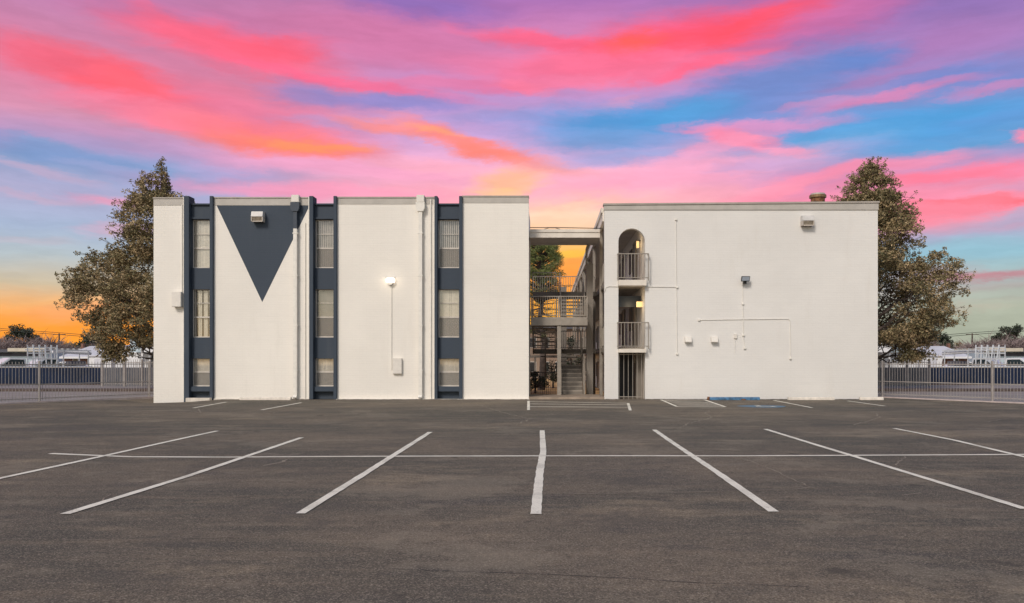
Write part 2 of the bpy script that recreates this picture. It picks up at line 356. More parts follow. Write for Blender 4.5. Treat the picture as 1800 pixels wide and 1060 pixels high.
def glassmat():
    m = bpy.data.materials.new('window_glass'); m.use_nodes = True; t = m.node_tree; t.nodes.clear()
    o = t.nodes.new('ShaderNodeOutputMaterial'); mx = t.nodes.new('ShaderNodeMixShader'); g = t.nodes.new('ShaderNodeBsdfGlossy'); tr = t.nodes.new('ShaderNodeBsdfTransparent')
    g.inputs['Roughness'].default_value = .03; g.inputs[0].default_value = (.9, .93, .95, 1); tr.inputs[0].default_value = (.98, .97, .955, 1)
    fr = t.nodes.new('ShaderNodeFresnel'); fr.inputs[0].default_value = 1.4
    t.links.new(mth(t, 'ADD', fr.outputs[0], .03), mx.inputs[0]); t.links.new(tr.outputs[0], mx.inputs[1]); t.links.new(g.outputs[0], mx.inputs[2]); t.links.new(mx.outputs[0], o.inputs[0])
    return m
M['glass'] = glassmat()
def screenmat():
    m = bpy.data.materials.new('insect_screen'); m.use_nodes = True; t = m.node_tree; t.nodes.clear()
    o = t.nodes.new('ShaderNodeOutputMaterial'); mx = t.nodes.new('ShaderNodeMixShader'); g = t.nodes.new('ShaderNodeBsdfDiffuse'); tr = t.nodes.new('ShaderNodeBsdfTransparent')
    g.inputs[0].default_value = (.40, .375, .34, 1); mx.inputs[0].default_value = .42
    t.links.new(tr.outputs[0], mx.inputs[1]); t.links.new(g.outputs[0], mx.inputs[2]); t.links.new(mx.outputs[0], o.inputs[0])
    return m
M['screen'] = screenmat()
def emit(name, c, s):
    m, t, b = mat(name); b.inputs['Base Color'].default_value = c; b.inputs['Emission Color'].default_value = c; b.inputs['Emission Strength'].default_value = s
    return m
M['lit'] = emit('lit_lamp_glass', (1, .88, .74, 1), 2)
M['lantern'] = emit('lit_lantern_glass', (.95, .68, .32, 1), .62)

def asphalt():
    m, t, b = mat('worn_asphalt'); p = pos(t)
    big = noise(t, mapping(t, p, sc=(.12, .22, 1)), 1, 6, .6)
    streak = noise(t, mapping(t, p, sc=(.30, 1.7, 1), rot=(0, 0, R(2))), 1, 7, .68)
    streak2 = noise(t, mapping(t, p, loc=(11, 5, 0), sc=(.6, 4.5, 1), rot=(0, 0, R(-1))), 1, 6, .7)
    stain = noise(t, mapping(t, p, loc=(3, 7, 0), sc=(.30, .62, 1)), 1, 7, .65)
    mid = noise(t, p, 5, 6, .72)
    fine = noise(t, p, 38, 4, .75); grit = noise(t, p, 120, 2, .6)
    c = mixc(t, mapr(t, big, 0.40, .60), (.080, .078, .073, 1), (.172, .142, .118, 1))
    c = mixc(t, mth(t, 'MULTIPLY', mapr(t, streak, .47, .66), .60), c, (.235, .188, .150, 1))
    c = mixc(t, mth(t, 'MULTIPLY', mapr(t, streak2, .52, .68), .5), c, (.25, .205, .165, 1))
    c = mixc(t, mth(t, 'MULTIPLY', mapr(t, stain, .555, .66), .75), c, (.29, .235, .18, 1))
    c = mixc(t, mth(t, 'MULTIPLY', mapr(t, stain, .46, .34), .7), c, (.070, .068, .074, 1))
    c = mixc(t, mth(t, 'MULTIPLY', mapr(t, mid, .62, .34), .42), c, (.070, .062, .058, 1))
    v = t.nodes.new('ShaderNodeTexVoronoi'); v.inputs['Scale'].default_value = 95; t.links.new(p, v.inputs['Vector'])
    sepv = t.nodes.new('ShaderNodeSeparateColor'); t.links.new(v.outputs['Color'], sepv.inputs[0])
    c = mixc(t, mth(t, 'MULTIPLY', mapr(t, sepv.outputs[0], .55, 1), .62), c, (.36, .31, .27, 1))
    c = mixc(t, mth(t, 'MULTIPLY', mapr(t, sepv.outputs[1], .6, 1), .62), c, (.045, .04, .038, 1))
    c = mixc(t, mth(t, 'MULTIPLY', mapr(t, fine, .56, .34), .6), c, (.045, .04, .037, 1))
    blot = noise(t, mapping(t, p, loc=(21, 9, 0), sc=(.45, .5, 1)), 1, 8, .72)
    c = mixc(t, mth(t, 'MULTIPLY', mapr(t, blot, .53, .60), .30), c, (.26, .225, .19, 1))
    c = mixc(t, mth(t, 'MULTIPLY', mapr(t, blot, .45, .38), .40), c, (.075, .07, .07, 1))
    oil = noise(t, mapping(t, p, loc=(8, 3, 0), sc=(1.5, 1.1, 1)), 1, 4, .5)
    c = mixc(t, mth(t, 'MULTIPLY', mapr(t, oil, .66, .74), .65), c, (.05, .046, .045, 1))
    c = mixc(t, 1.0, c, (1.20, 1.17, 1.06, 1), 'MULTIPLY')
    t.links.new(c, b.inputs['Base Color']); b.inputs['Roughness'].default_value = .88
    try: b.inputs['Specular IOR Level'].default_value = .2
    except Exception: pass
    bump(t, b, mth(t, 'ADD', fine, mth(t, 'MULTIPLY', grit, .5)), .8, .008)
    return m
M['asphalt'] = asphalt()
def paint(name, c, wear=.4, base=(.09, .08, .07, 1)):
    m, t, b = mat(name); p = pos(t)
    n = noise(t, p, 34, 6, .8); n2 = noise(t, p, 1.2, 4, .6)
    f = mth(t, 'ADD', mapr(t, n, .54, .66), mapr(t, n2, .35, .7, -.2, .4), clamp=True)
    t.links.new(mixc(t, mth(t, 'MULTIPLY', f, wear), c, base), b.inputs['Base Color']); b.inputs['Roughness'].default_value = .8
    bump(t, b, noise(t, p, 70, 3, .6), .4, .004)
    return m
M['line'] = paint('worn_white_line_paint', (.86, .81, .70, 1), .75, (.22, .19, .15, 1))
M['thin'] = paint('faded_line_paint', (.86, .80, .69, 1), .45, (.18, .16, .13, 1))
M['crack'] = paint('dusty_crack_filling', (.27, .225, .17, 1), .95, (.14, .12, .10, 1))
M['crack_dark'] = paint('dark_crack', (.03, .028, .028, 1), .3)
M['bluemark'] = paint('faded_blue_paint', (.09, .19, .29, 1), .9, (.16, .15, .14, 1))

def leaves(mb, c, rx, ry, rz, n, size, thin=1.0, droop=0):
    for _ in range(n):
        while True:
            p = Vector((random.uniform(-1, 1), random.uniform(-1, 1), random.uniform(-1, 1)))
            if p.length < 1: break
        p = p * (.55 + .45 * p.length)
        q = Vector((c[0] + p.x * rx, c[1] + p.y * ry, c[2] + p.z * rz))
        a_ = Vector((random.gauss(0, 1), random.gauss(0, 1), random.gauss(0, .7) - droop)).normalized(); b_ = a_.cross(Vector((random.gauss(0, 1), random.gauss(0, 1), random.gauss(0, 1)))).normalized()
        s = size * random.uniform(.6, 1.5); w = s * .5 * thin
        mb.add([q - a_ * s * .5, q + b_ * w * .5, q + a_ * s * .5, q - b_ * w * .5], [(0, 1, 2, 3)])
def limb(mb, p0, p1, r0, r1, seg=4, wob=.15):
    p0, p1 = Vector(p0), Vector(p1); L = (p1 - p0).length; prev = p0
    for i in range(1, seg + 1):
        t = i / seg; p = p0.lerp(p1, t)
        if i < seg: p += Vector((random.gauss(0, 1), random.gauss(0, 1), random.gauss(0, .6))) * L * wob * .3
        mb.tube(prev, p, r0 + (r1 - r0) * (i - 1) / seg, r0 + (r1 - r0) * t, 6, False); prev = p
def bush(name, x, y, z0, w, h, m, label, n=30, cat='tree', size=.14, trunk=True, group=None):
    t = thing(name, (x, y, z0), label, cat, group); lf = MB(); tr = MB()
    limb(tr, (x, y, z0 - .05), (x, y, z0 + h * .6), .06 + w * .02, .03, 3, .05)
    for _ in range(n):
        a_ = random.uniform(0, 6.28); r = random.uniform(0, 1) ** .6 * w / 2; f = random.uniform(.28, 1)
        r *= math.sin(min(1, f * 1.15) * math.pi) * .55 + .55
        e = (x + math.cos(a_) * r, y + math.sin(a_) * r, z0 + h * f * (1 - .25 * (r / (w / 2)) ** 2))
        limb(tr, (x, y, z0 + h * .25), e, .03, .01, 2, .1)
        leaves(lf, e, w * .12 + .1, w * .12 + .1, w * .09 + .1, 60, size)
    tr.build('trunk', M['bark'], t); lf.build('crown', m, t); return t

# ------------------------------------------------------------------ ground
def xl(y): return -20.5 + (y - 31) * .564 if y < 37 else -17.12
def xr(y): return 14.7 + (36.5 - y) * .70 if y < 36.9 else 14.42
def sheet(name, m, fx0, fx1, ys, nx, z, dip=False):
    mb = MB(); vs = []; fs = []
    for y in ys:
        a, b_ = fx0(y), fx1(y)
        for i in range(nx + 1):
            x = a + (b_ - a) * i / nx; vs.append((x, y, z + (gz(x, y) if dip else 0)))
    for j in range(len(ys) - 1):
        for i in range(nx):
            k = j * (nx + 1) + i; fs.append((k, k + 1, k + nx + 2, k + nx + 1))
    mb.add(vs, fs); o = mb.build(name, m); tag(o, kind='structure'); return o
fr = lambda a, b, n: [a + (b - a) * i / n for i in range(n + 1)]
sheet('ground', M['yard'], lambda y: -2500, lambda y: 2500, fr(-300, 4000, 4), 4, -1.05)
sheet('parking_lot', M['asphalt'], xl, xr, fr(-30, 26, 56) + fr(26.3, 37.1, 36), 200, 0, True)
sheet('side_road', M['road'], lambda y: -140, lambda y: xl(y) - .19, fr(-30, 43.6, 80), 1, -.012)
sheet('side_road', M['road'], lambda y: xr(y) + .19, lambda y: 140, fr(-30, 43.6, 80), 1, -.012)
for s in (-1, 1):
    a, b_ = (-140, -17.3) if s < 0 else (14.6, 140)
    o = tag(MB().box(a, b_, 43.6, 45.3, -.1, .10).build('kerb', M['dirt']), kind='structure')
    sheet('pavement', M['road'], lambda y: a, lambda y: b_, [45.3, 52.5], 1, .05)
    o = tag(MB().box(a, b_, 52.5, 53.4, -.1, .11).build('kerb', M['dirt']), kind='structure')
    sheet('far_yard', M['yard'], lambda y: a, lambda y: b_, [53.4, 190], 1, .0)
sheet('courtyard', M['sand'], lambda y: -3.6, lambda y: 4.1, [37.6, 110], 1, -.62)

def strip(name, pts, w, m, z=.005, lab=None, jit=0):     # a flat ribbon on the lot through ground points
    P = []
    for (a, b_) in zip(pts[:-1], pts[1:]):
        n = max(1, int(math.dist(a, b_) / .14))
        for i in range(n): P.append((a[0] + (b_[0] - a[0]) * i / n, a[1] + (b_[1] - a[1]) * i / n))
    P.append(pts[-1])
    if jit: P = [(x + random.uniform(-jit, jit), y + random.uniform(-jit, jit)) for x, y in P]
    mb = MB(); vs = []
    for i, (x, y) in enumerate(P):
        x0, y0 = P[max(0, i - 1)]; x1, y1 = P[min(len(P) - 1, i + 1)]
        d = math.hypot(x1 - x0, y1 - y0) or 1; nx_, ny_ = -(y1 - y0) / d, (x1 - x0) / d
        ww = w * (random.uniform(.4, 1.3) if jit else random.uniform(.90, 1.08))
        for s in (-.5, .5):
            qx, qy = x + nx_ * ww * s, y + ny_ * ww * s; vs.append((qx, qy, gz(qx, qy) + z))
    mb.add(vs, [(2 * i, 2 * i + 1, 2 * i + 3, 2 * i + 2) for i in range(len(P) - 1)])
    return tag(mb.build(name, m), kind='structure')
def pline(pp, w=.115, m='line', z=.009): return strip('parking_line', [G(*p) for p in pp], w, M[m], z)
pline([(-90, 864), (0, 841), (190, 800), (382, 758)]); pline([(114, 905), (330, 838), (480, 787), (530, 770)])
pline([(528, 904), (640, 835), (756, 760)]); pline([(942, 905), (945, 870), (949, 830), (955, 795), (953, 757)], .118)
pline([(1360, 902), (1260, 832), (1150, 756)]); pline([(1802, 897), (1640, 846), (1500, 802), (1345, 755)]); pline([(1900, 825), (1800, 803), (1680, 775), (1572, 754)])
pline([(88, 797), (230, 803), (400, 804), (700, 803), (1300, 802), (1560, 800), (1900, 798)], .13, 'thin', .005)
pline([(340, 717.5), (398, 707)]); pline([(460, 721), (530, 708)])
pline([(1360, 704), (1427, 717)]); pline([(1490, 705), (1555, 714)])
# hatched bays in front of the gap and beside it
pline([(929, 705), (929, 721)], .1); pline([(1104, 709), (1108, 722)], .1)
for y0, y1 in ((706, 709), (710, 712), (715, 716)): pline([(929, y0), (1106, y1)], .16, 'thin', .005)
pline([(1162, 703), (1190, 715)], .11); pline([(1238, 703), (1275, 715.5)], .11)
for a_, b_ in (((1190, 715), (1275, 715.5)), ((1166, 703.5), (1238, 703.5))): pline([a_, b_], .16, 'thin', .005)
for k in range(5): pline([(1168 + k * 6, 704.5 + k * 2), (1248 + k * 6, 707.5 + k * 1.6)], .13, 'thin', .005)
mb = MB(); c0 = G(1340, 714.5)
mb.add([(c0[0] + .85 * math.cos(t) * (1 + .1 * math.sin(3 * t)), c0[1] + .75 * math.sin(t), .005) for t in [i * math.pi / 12 for i in range(24)]], [tuple(range(24))])
tag(mb.build('blue_bay_marking', M['bluemark']), kind='structure')
# worn white wheelchair sign on the blue marking, turned towards the wall as drivers read it
sx, sy = c0; wp = M['line']
strip('bay_symbol', [(sx - .05, sy + .42), (sx - .05, sy + .02), (sx + .28, sy - .02), (sx + .38, sy - .42)], .1, wp, .010)
strip('bay_symbol', [(sx + .05 + .3 * math.cos(t), sy - .18 + .28 * math.sin(t)) for t in [R(d) for d in range(120, 400, 20)]], .07, wp, .013)
mb = MB(); mb.add([(sx - .07 + .09 * math.cos(t), sy + .55 + .09 * math.sin(t), .010) for t in [i * math.pi / 6 for i in range(12)]], [tuple(range(12))]); tag(mb.build('bay_symbol', wp), kind='structure')
# cracks and old seams
for pp, w_, mm, j in (([(1000, 870), (1180, 868), (1400, 862), (1430, 858)], .03, 'crack', .01), ([(1310, 808), (1370, 832), (1432, 861)], .03, 'crack', .03),
        ([(1195, 752), (1215, 743), (1252, 735), (1240, 727), (1246, 722)], .05, 'crack', .06), ([(1500, 747), (1530, 739), (1546, 733), (1540, 726)], .05, 'crack', .06),
        ([(840, 711), (880, 724), (932, 737), (915, 744)], .05, 'crack', .05), ([(1592, 802), (1580, 812), (1574, 818), (1620, 822), (1690, 836)], .04, 'crack', .03),
        ([(462, 820), (490, 814), (508, 808)], .06, 'crack', .03), ([(0, 948), (200, 950), (420, 944), (480, 938)], .014, 'crack', .012),
        ([(690, 1000), (980, 1010), (1250, 1026), (1420, 1032)], .012, 'crack_dark', .01), ([(750, 880), (900, 872), (1080, 874), (1260, 878)], .02, 'crack', .02),
        ([(1190, 752), (1350, 744), (1500, 742), (1800, 738)], .03, 'crack_dark', .02), ([(0, 822), (30, 822)], .04, 'crack', .01), ([(180, 885), (182, 876), (196, 869)], .03, 'crack', .01),
        ([(1590, 872), (1620, 868)], .04, 'crack', .01), ([(330, 722), (352, 726), (350, 719)], .05, 'crack', .03), ([(1730, 742), (1770, 736), (1800, 738)], .05, 'crack', .05)):
    strip('asphalt_crack', [G(*p) for p in pp], w_ * .8, M[mm], .004, jit=j)

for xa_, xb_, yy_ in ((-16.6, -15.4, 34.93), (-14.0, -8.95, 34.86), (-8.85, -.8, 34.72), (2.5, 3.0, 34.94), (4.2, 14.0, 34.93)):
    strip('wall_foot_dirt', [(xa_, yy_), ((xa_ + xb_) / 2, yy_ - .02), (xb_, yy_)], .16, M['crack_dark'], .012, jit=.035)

# ------------------------------------------------------------------ left building
YB = 35.0
LT = thing('apartment_building', (X(600), 37, 0), 'white painted three storey block with navy window bays and a navy triangle', 'building')
XL, XRt = X(270), X(929.5)
body = MB(); body.box(XL + .02, XRt - .02, 35.42, 39.0, -.8, 8.2); body.box(XL + .02, -3.2, 39.0, 52, -.8, 8.2)
body.build('wall', M['white'], LT)
panels = [(270, 325.5, 347, 361, 710.5), (376.3, 545, 346.5, 361, 704), (593, 764.5, 346, 359, 703.5), (813, 929.5, 344, 357, 703.5)]
for (a_, b_, t_, f_, bt) in panels:
    MB().box(X(a_), X(b_), 35.0, 35.42, -.6, Z(f_)).build('wall_panel', M['white'], LT)
    o = MB().box(X(a_) + .002, X(b_) - .002, 34.985, 35.40, Z(f_), Z(t_ + 2.2)).build('parapet', M['parapet'], LT)
    MB().box(X(a_) - .01, X(b_) + .01, 34.955, 35.45, Z(t_ + 2.2), Z(t_)).build('parapet_cap', M['cap'], o)
roof = MB().box(XL + .03, -.8, 35.45, 39, 8.2, 8.24); roof.box(XL + .03, -3.21, 39, 51.9, 8.2, 8.25); roof.build('roof', M['parapet'], LT)
MB().prism([(X(381), Z(361.3)), (X(544.4), Z(361.3)), (X(461), Z(531))], 34.996, 34.9995).build('painted_triangle', M['navy'], LT)
bays = [(325.5, 334.7, 370.7, 376.3), (545, 552, 587.5, 593), (764.5, 769.5, 807.5, 813)]
fins = [(325.5, 334.7), (370.7, 376.3), (545, 552), (587.5, 593), (764.5, 769.5), (807.5, 813)]
for i, (a_, b_) in enumerate(fins):
    MB().box(X(a_), X(b_), 34.86, 35.42, -.15, Z(345.5)).build('fin', M['navy_trim'], LT, bevel=.01)
for px_ in (323.2, 542.8, 762.4):    # pale flashing strips left of the fins
    MB().box(X(px_), X(px_) + .045, 34.93, 34.998, Z(700), Z(347 if px_ < 700 else 352)).build('flashing', M['pipe'], LT)
def window(par, x0, x1, y0, y1, rows, style, yb=35.26, dark_low=False):
    za, zb = Z(y1), Z(y0); fr_ = MB(); w = .035
    fr_.box(x0, x0 + w, yb, yb + .05, za, zb); fr_.box(x1 - w, x1, yb, yb + .05, za, zb)
    fr_.box(x0 + w, x1 - w, yb, yb + .05, zb - w, zb); fr_.box(x0 + w, x1 - w, yb - .01, yb + .05, za, za + w * 1.3)
    for k, yy in enumerate(rows):
        t = .055 if (k == len(rows) - 1) else .028
        fr_.box(x0 + w, x1 - w, yb + (0 if t > .03 else .01), yb + .045, Z(yy) - t / 2, Z(yy) + t / 2)
    o = fr_.build('window', M['frame'], par)
    MB().box(x0 + w, x1 - w, yb + .025, yb + .029, za + w, zb - w).build('pane', M['glass'], o)
    room = MB().box(x0, x1, yb + .14, yb + .15, za, zb); room.build('room_back', M['room'], o)
    bl = MB()
    if style in ('blind', 'gappy', 'open'):
        n = int((x1 - x0) / .085)
        for k in range(n):
            xx = x0 + w + (x1 - x0 - 2 * w) * (k + .5) / n
            if style == 'open' and k % 3 == 1: continue
            wd = {'blind': .050, 'gappy': .030, 'open': .038}[style]; an = random.uniform(-.35, .35)
            if style == 'blind' and random.random() < .06: wd = .03
            dx, dy = wd * math.cos(an), wd * math.sin(an)
            bl.add([(xx - dx, yb + .085 - dy, za + .03), (xx + dx, yb + .085 + dy, za + .03), (xx + dx * 1.0, yb + .085 + dy, zb - .02), (xx - dx, yb + .085 - dy, zb - .02)], [(0, 1, 2, 3)])
        bl.build('blind', M['blind_grey'] if style == 'gappy' else M['blind'], o)
    elif style == 'shade':
        bl.box(x0 + w, x1 - w, yb + .08, yb + .09, Z(rows[-1]), zb - .02); bl.build('blind', M['shade'], o)
    if dark_low:
        MB().box(x0 + w, x1 - w, yb + .012, yb + .016, za + w, Z(rows[-1]) - .03).build('insect_screen', M['screen'], o)
specs = [[('blind', False), ('open', False), ('blind', True)], [('gappy', True), ('shade', True), ('blind', True)], [('gappy', True), ('blind', True), ('blind', True)]]
for bi, (a_, b_, c_, d_) in enumerate(bays):
    x0, x1 = X(b_), X(c_)
    for (y0, y1) in ((359.5, 385), (470.5, 508), (593, 630)):
        MB().box(x0, x1, 35.13, 35.42, Z(y1), Z(y0)).build('spandrel', M['navy'], LT)
    MB().box(x0 - .0, x1 + .0, 35.06, 35.42, Z(385.6) + .03, Z(385.6) + .10).build('lintel', M['navy_trim'], LT)
    MB().box(x0, x1, 34.98, 35.42, Z(688), Z(679.5)).build('sill', M['navy_trim'], LT)
    MB().box(x0, x1, 35.22, 35.42, -.1, Z(688)).build('base_panel', M['navy'], LT)
    MB().box(x0, x1, 35.04, 35.16, Z(359.6), Z(357.2)).build('coping', M['navy_trim'], LT)
    for wi, (y0, y1, rows) in enumerate(((385, 470.5, (410, 435)), (508, 593, (532, 557)), (630, 679.5, (654,)))):
        st, dl = specs[bi][wi]
        window(LT, x0, x1, y0, y1, rows, st, dark_low=dl)
# footing ledge along the wall
ft = MB().box(X(593), X(929.5) + .03, 34.80, 34.999, -.05, Z(701.5, 34.8) - .0); ft.build('footing', M['kerb'], LT); MB().box(X(376.3), X(545), 34.93, 34.999, -.05, .03).build('footing', M['kerb'], LT)
MB().box(X(333), X(375), 34.62, 34.859, -.1, .07).build('step', M['kerb'], LT, bevel=.01)
# downspouts with scuppers
def downspout(px, navy):
    x = X(px); o = MB().box(x - .16, x + .16, 34.80, 35.02, Z(356.5), Z(344)).build('scupper', M['whitemetal'], LT, bevel=.01)
    m2 = M['navypipe'] if navy else M['pipe']
    mb = MB(); mb.prism([(x - .19, Z(357)), (x + .19, Z(357)), (x + .19, Z(368)), (x + .12, Z(373)), (x - .12, Z(373)), (x - .19, Z(368))], 34.76, 34.985); mb.build('collector_box', m2, LT, bevel=.008)
    zc = Z(403) if navy else Z(373)
    if navy: MB().box(x - .075, x + .075, 34.80, 34.93, zc, Z(373)).build('downspout', m2, LT)
    q = MB().box(x - .075, x + .075, 34.80, 34.93, .18, zc)
    q.prism([(34.80, .18), (34.93, .18), (34.80, .04), (34.69, .09)], x - .075, x + .075, 'x')
    q.build('downspout', M['pipe'], LT)
    for z in (1.2, 3.1, 5.2, 7.0): MB().box(x - .11, x + .11, 34.79, 34.995, z, z + .04).build('bracket', M['pipe'], LT)
downspout(521, True); downspout(740, False)
MB().tube((X(757.5), 34.96, .02), (X(757.5), 34.96, Z(351)), .035).build('conduit', M['pipe'], LT)
MB().tube((X(537), 34.97, .02), (X(537), 34.97, Z(392)), .018).build('conduit', M['pipe'], LT)
MB().box(X(306.5), X(323), 34.72, 34.999, Z(540), Z(513.5)).build('meter_box', M['whitemetal'], LT, bevel=.015)
MB().tube((X(320.5), 34.96, Z(513.5)), (X(320.5), 34.96, Z(360)), .018).build('conduit', M['pipe'], LT)
MB().box(X(691), X(707), 34.86, 34.999, Z(657), Z(629.5)).build('electrical_box', M['whitemetal'], LT, bevel=.012)
MB().tube((X(688.5), 34.97, Z(650)), (X(688.5), 34.97, Z(503)), .013).build('conduit', M['pipe'], LT)

def wallpack(px, py, w, h, label, first=None):
    x, z = X(px), Z(py)
    if first: return dup(first, (x, 34.9, z), label, 'wall lamps high under the parapets')
    t = thing('wall_lamp', (x, 34.9, z), label, 'wall lamp', 'wall lamps high under the parapets')
    a_, b_ = x - w / 2, x + w / 2
    MB().prism([(35.0, z + h / 2), (34.72, z + h / 2 - .02), (34.66, z), (34.66, z - .03), (35.0, z - .03)], a_, b_, 'x').build('housing', M['housing'], t, bevel=.01)
    MB().prism([(34.995, z - .032), (34.68, z - .032), (34.74, z - h / 2), (34.995, z - h / 2)], a_ + .03, b_ - .03, 'x').build('lens', M['lens'], t)
    g = MB(); g.box(a_, a_ + .03, 34.68, 34.99, z - h / 2, z - .031); g.box(b_ - .03, b_, 34.68, 34.99, z - h / 2, z - .031); g.box(a_ + .03, b_ - .03, 34.71, 34.76, z - h / 2 - .01, z - h / 2 + .025)
    g.build('lens_frame', M['soffit'], t); return t
wp1 = wallpack(456, 382, .49, .44, 'boxy unlit wall lamp mounted inside the navy triangle')
wallpack(1417, 389, .49, .44, 'boxy unlit wall lamp near the top right of the plain pale wall', wp1)
# lit lamp
t = thing('wall_lamp', (X(687), 34.95, Z(495)), 'glowing wall lamp halfway up the white wall above a thin conduit', 'wall lamp')
x, z = X(687), Z(494)
MB().box(x - .17, x + .17, 34.80, 34.999, z - .08, z + .12).build('lens', M['lit'], t, bevel=.03)
MB().box(x - .20, x + .20, 34.79, 34.999, z + .12, z + .15).build('hood', M['housing'], t, bevel=.008)
MB().prism([(x - .12, z - .082), (x + .12, z - .082), (x + .06, z - .17), (x - .06, z - .17)], 34.84, 34.999).build('base', M['housing'], t)
pl = bpy.data.lights.new('lamp_light', 'POINT'); pl.energy = 2.5; pl.color = (1, .85, .6); pl.shadow_soft_size = .15
po = bpy.data.objects.new('lamp_light', pl); COL.objects.link(po); po.parent = t; po.location = (0, -.42, 0)

# ------------------------------------------------------------------ right building
RT = thing('apartment_building', (X(1300), 50, 0), 'plain pale three storey block with arched walkway openings and roof vent', 'building')
x0, x1 = X(1062.5), X(1543); zt = Z(369); ax0, ax1 = X(1087), X(1134)
w_ = MB(); w_.box(x0, ax0, 35.0, 35.3, -.6, zt); w_.box(ax1, x1, 35.0, 35.3, -.6, zt)
cx, r_ = (ax0 + ax1) / 2, (ax1 - ax0) / 2; zs = Z(425)
nA = 24; arch = [(cx - r_ * math.cos(math.pi * i / nA), zs + r_ * math.sin(math.pi * i / nA)) for i in range(nA + 1)]
vs_, fs_ = [], []
for i in range(nA):
    (xa, za), (xb, zb) = arch[i], arch[i + 1]
    k = len(vs_); vs_ += [(xa, 35, za), (xb, 35, zb), (xb, 35, zt), (xa, 35, zt), (xa, 35.3, za), (xb, 35.3, zb), (xb, 35.3, zt), (xa, 35.3, zt)]
    fs_ += [(k, k + 1, k + 2, k + 3), (k + 7, k + 6, k + 5, k + 4), (k, k + 4, k + 5, k + 1), (k + 3, k + 2, k + 6, k + 7)]
w_.add(vs_, fs_)
w_.build('front_wall', M['white2'], RT)
YE = 78
MB().box(ax1, x1 - .02, 35.3, YE, -.8, 8.0).build('wall', M['inner'], RT)
MB().box(x1 - .019, x1, 35.3, YE, -.8, 8.1).build('side_wall', M['white2'], RT)
zc1, zc0 = Z(354.5), Z(358)
# the parapet rises slightly towards the right as in the photograph
MB().prism([(x0 - .02, zt), (x1 + .02, zt), (x1 + .02, Z(357)), (x0 - .02, Z(361))], 34.96, 35.3).build('parapet', M['parapet'], RT)
MB().prism([(x0 - .05, Z(361)), (x1 + .05, Z(357)), (x1 + .05, Z(354)), (x0 - .05, Z(358))], 34.92, 35.34).build('parapet_cap', M['cap'], RT)
# roof over the walkway, running back
MB().box(x0 + .02, x1 - .05, 35.3, YE, 8.0, 8.05).build('roof', M['parapet'], RT)
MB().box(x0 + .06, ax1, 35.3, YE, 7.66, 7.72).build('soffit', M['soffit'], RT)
q = MB().box(x0 - .06, x0 + .06, 35.3, YE, 7.60, 8.15); q.box(x0 - .12, x0 - .06, 35.3, YE, 7.98, 8.18); q.build('fascia', M['fascia'], RT)
for zf in (2.2, 5.04):
    s_ = MB().box(x0 + .03, ax1, 35.3, YE, zf - .20, zf); s_.build('walkway_slab', M['taupe'], RT)
for (yt, yb_) in ((493, 503), (613.5, 620)):
    MB().box(ax0 - .02, ax1 + .03, 34.72, 35.3, Z(yb_), Z(yt)).build('balcony_slab', M['fascia'], RT, bevel=.01)
def railing(mb, p0, p1, z0, h, sp=.11, r=.011, rail=.035, slope=0, low=.09):
    p0, p1 = Vector((*p0, z0)), Vector((*p1, z0 + slope)); L = (p1 - p0).length; n = max(1, round(L / sp)); U = Vector((0, 0, 1))
    mb.bar(p0 + U * h, p1 + U * h, rail); mb.bar(p0 + U * low, p1 + U * low, rail * .8)
    for i in range(n + 1):
        p = p0.lerp(p1, i / n); rr = rail if i in (0, n) else r * 2
        mb.bar(p + U * (0 if i in (0, n) else low), p + U * h, rr)
    return mb
for (yt, yb_) in ((446, 493), (567, 613.5)):
    rl = MB(); zb0 = Z(yb_, 34.75); h = Z(yt, 34.75) - zb0
    xa, xb = X(1086, 34.75), X(1140, 34.75)
    railing(rl, (xa, 34.75), (xb, 34.75), zb0, h, .145, .012, .04, 0, .12)
    rl.bar((xa, 34.75, zb0 + h), (xa, 35.0, zb0 + h), .035); rl.bar((xb, 34.75, zb0 + h), (xb, 35.0, zb0 + h), .035)
    rl.bar((xa, 34.75, zb0 + .12), (xa, 35.0, zb0 + .12), .03); rl.bar((xb, 34.75, zb0 + .12), (xb, 35.0, zb0 + .12), .03)
    rl.build('balcony_railing', M['taupe'], RT)
gt = MB()
for k in range(6): gt.bar((ax0 + .05 + k * .19, 35.12, -.05), (ax0 + .05 + k * .19, 35.12, Z(620)), .022)
gt.bar((ax0, 35.12, .1), (ax0 + 1.02, 35.12, .1), .03); gt.bar((ax0, 35.12, 1.9), (ax0 + 1.02, 35.12, 1.9), .03)
gt.build('gate', M['taupe'], RT)
MB().box(ax0 - .5, ax1 - .32, 36.6, 36.7, -.6, 1.95).build('black_backing', M['black'], RT)  # black panel added to fill the opening behind the gate bars
# doors, door frames and windows along the walkway wall
for zf in (-.62, 2.2, 5.04):
    for k in range(7):
        yy = 38.3 + k * 5.6
        d = MB().box(ax1 - .05, ax1 - .002, yy, yy + .95, zf, zf + 2.05).build('door', M['door'], RT)
        f_ = MB().box(ax1 - .09, ax1 - .001, yy - .08, yy - .001, zf, zf + 2.14); f_.box(ax1 - .09, ax1 - .001, yy + .951, yy + 1.03, zf, zf + 2.14); f_.box(ax1 - .09, ax1 - .001, yy, yy + .95, zf + 2.051, zf + 2.14)
        f_.build('door_frame', M['taupe'], d)
        wv = MB().box(ax1 - .03, ax1 - .003, yy + 1.9, yy + 3.3, zf + .9, zf + 2.05).build('window', M['black'], RT)
    rl = MB(); 
    if zf > 0:
        railing(rl, (x0 + .08, 43.0), (x0 + .08, YE), zf, .95, .13, .01, .04); railing(rl, (x0 + .08, 35.45), (x0 + .08, 37.5), zf, .95, .13, .01, .04); rl.build('walkway_railing', M['taupe'], RT)
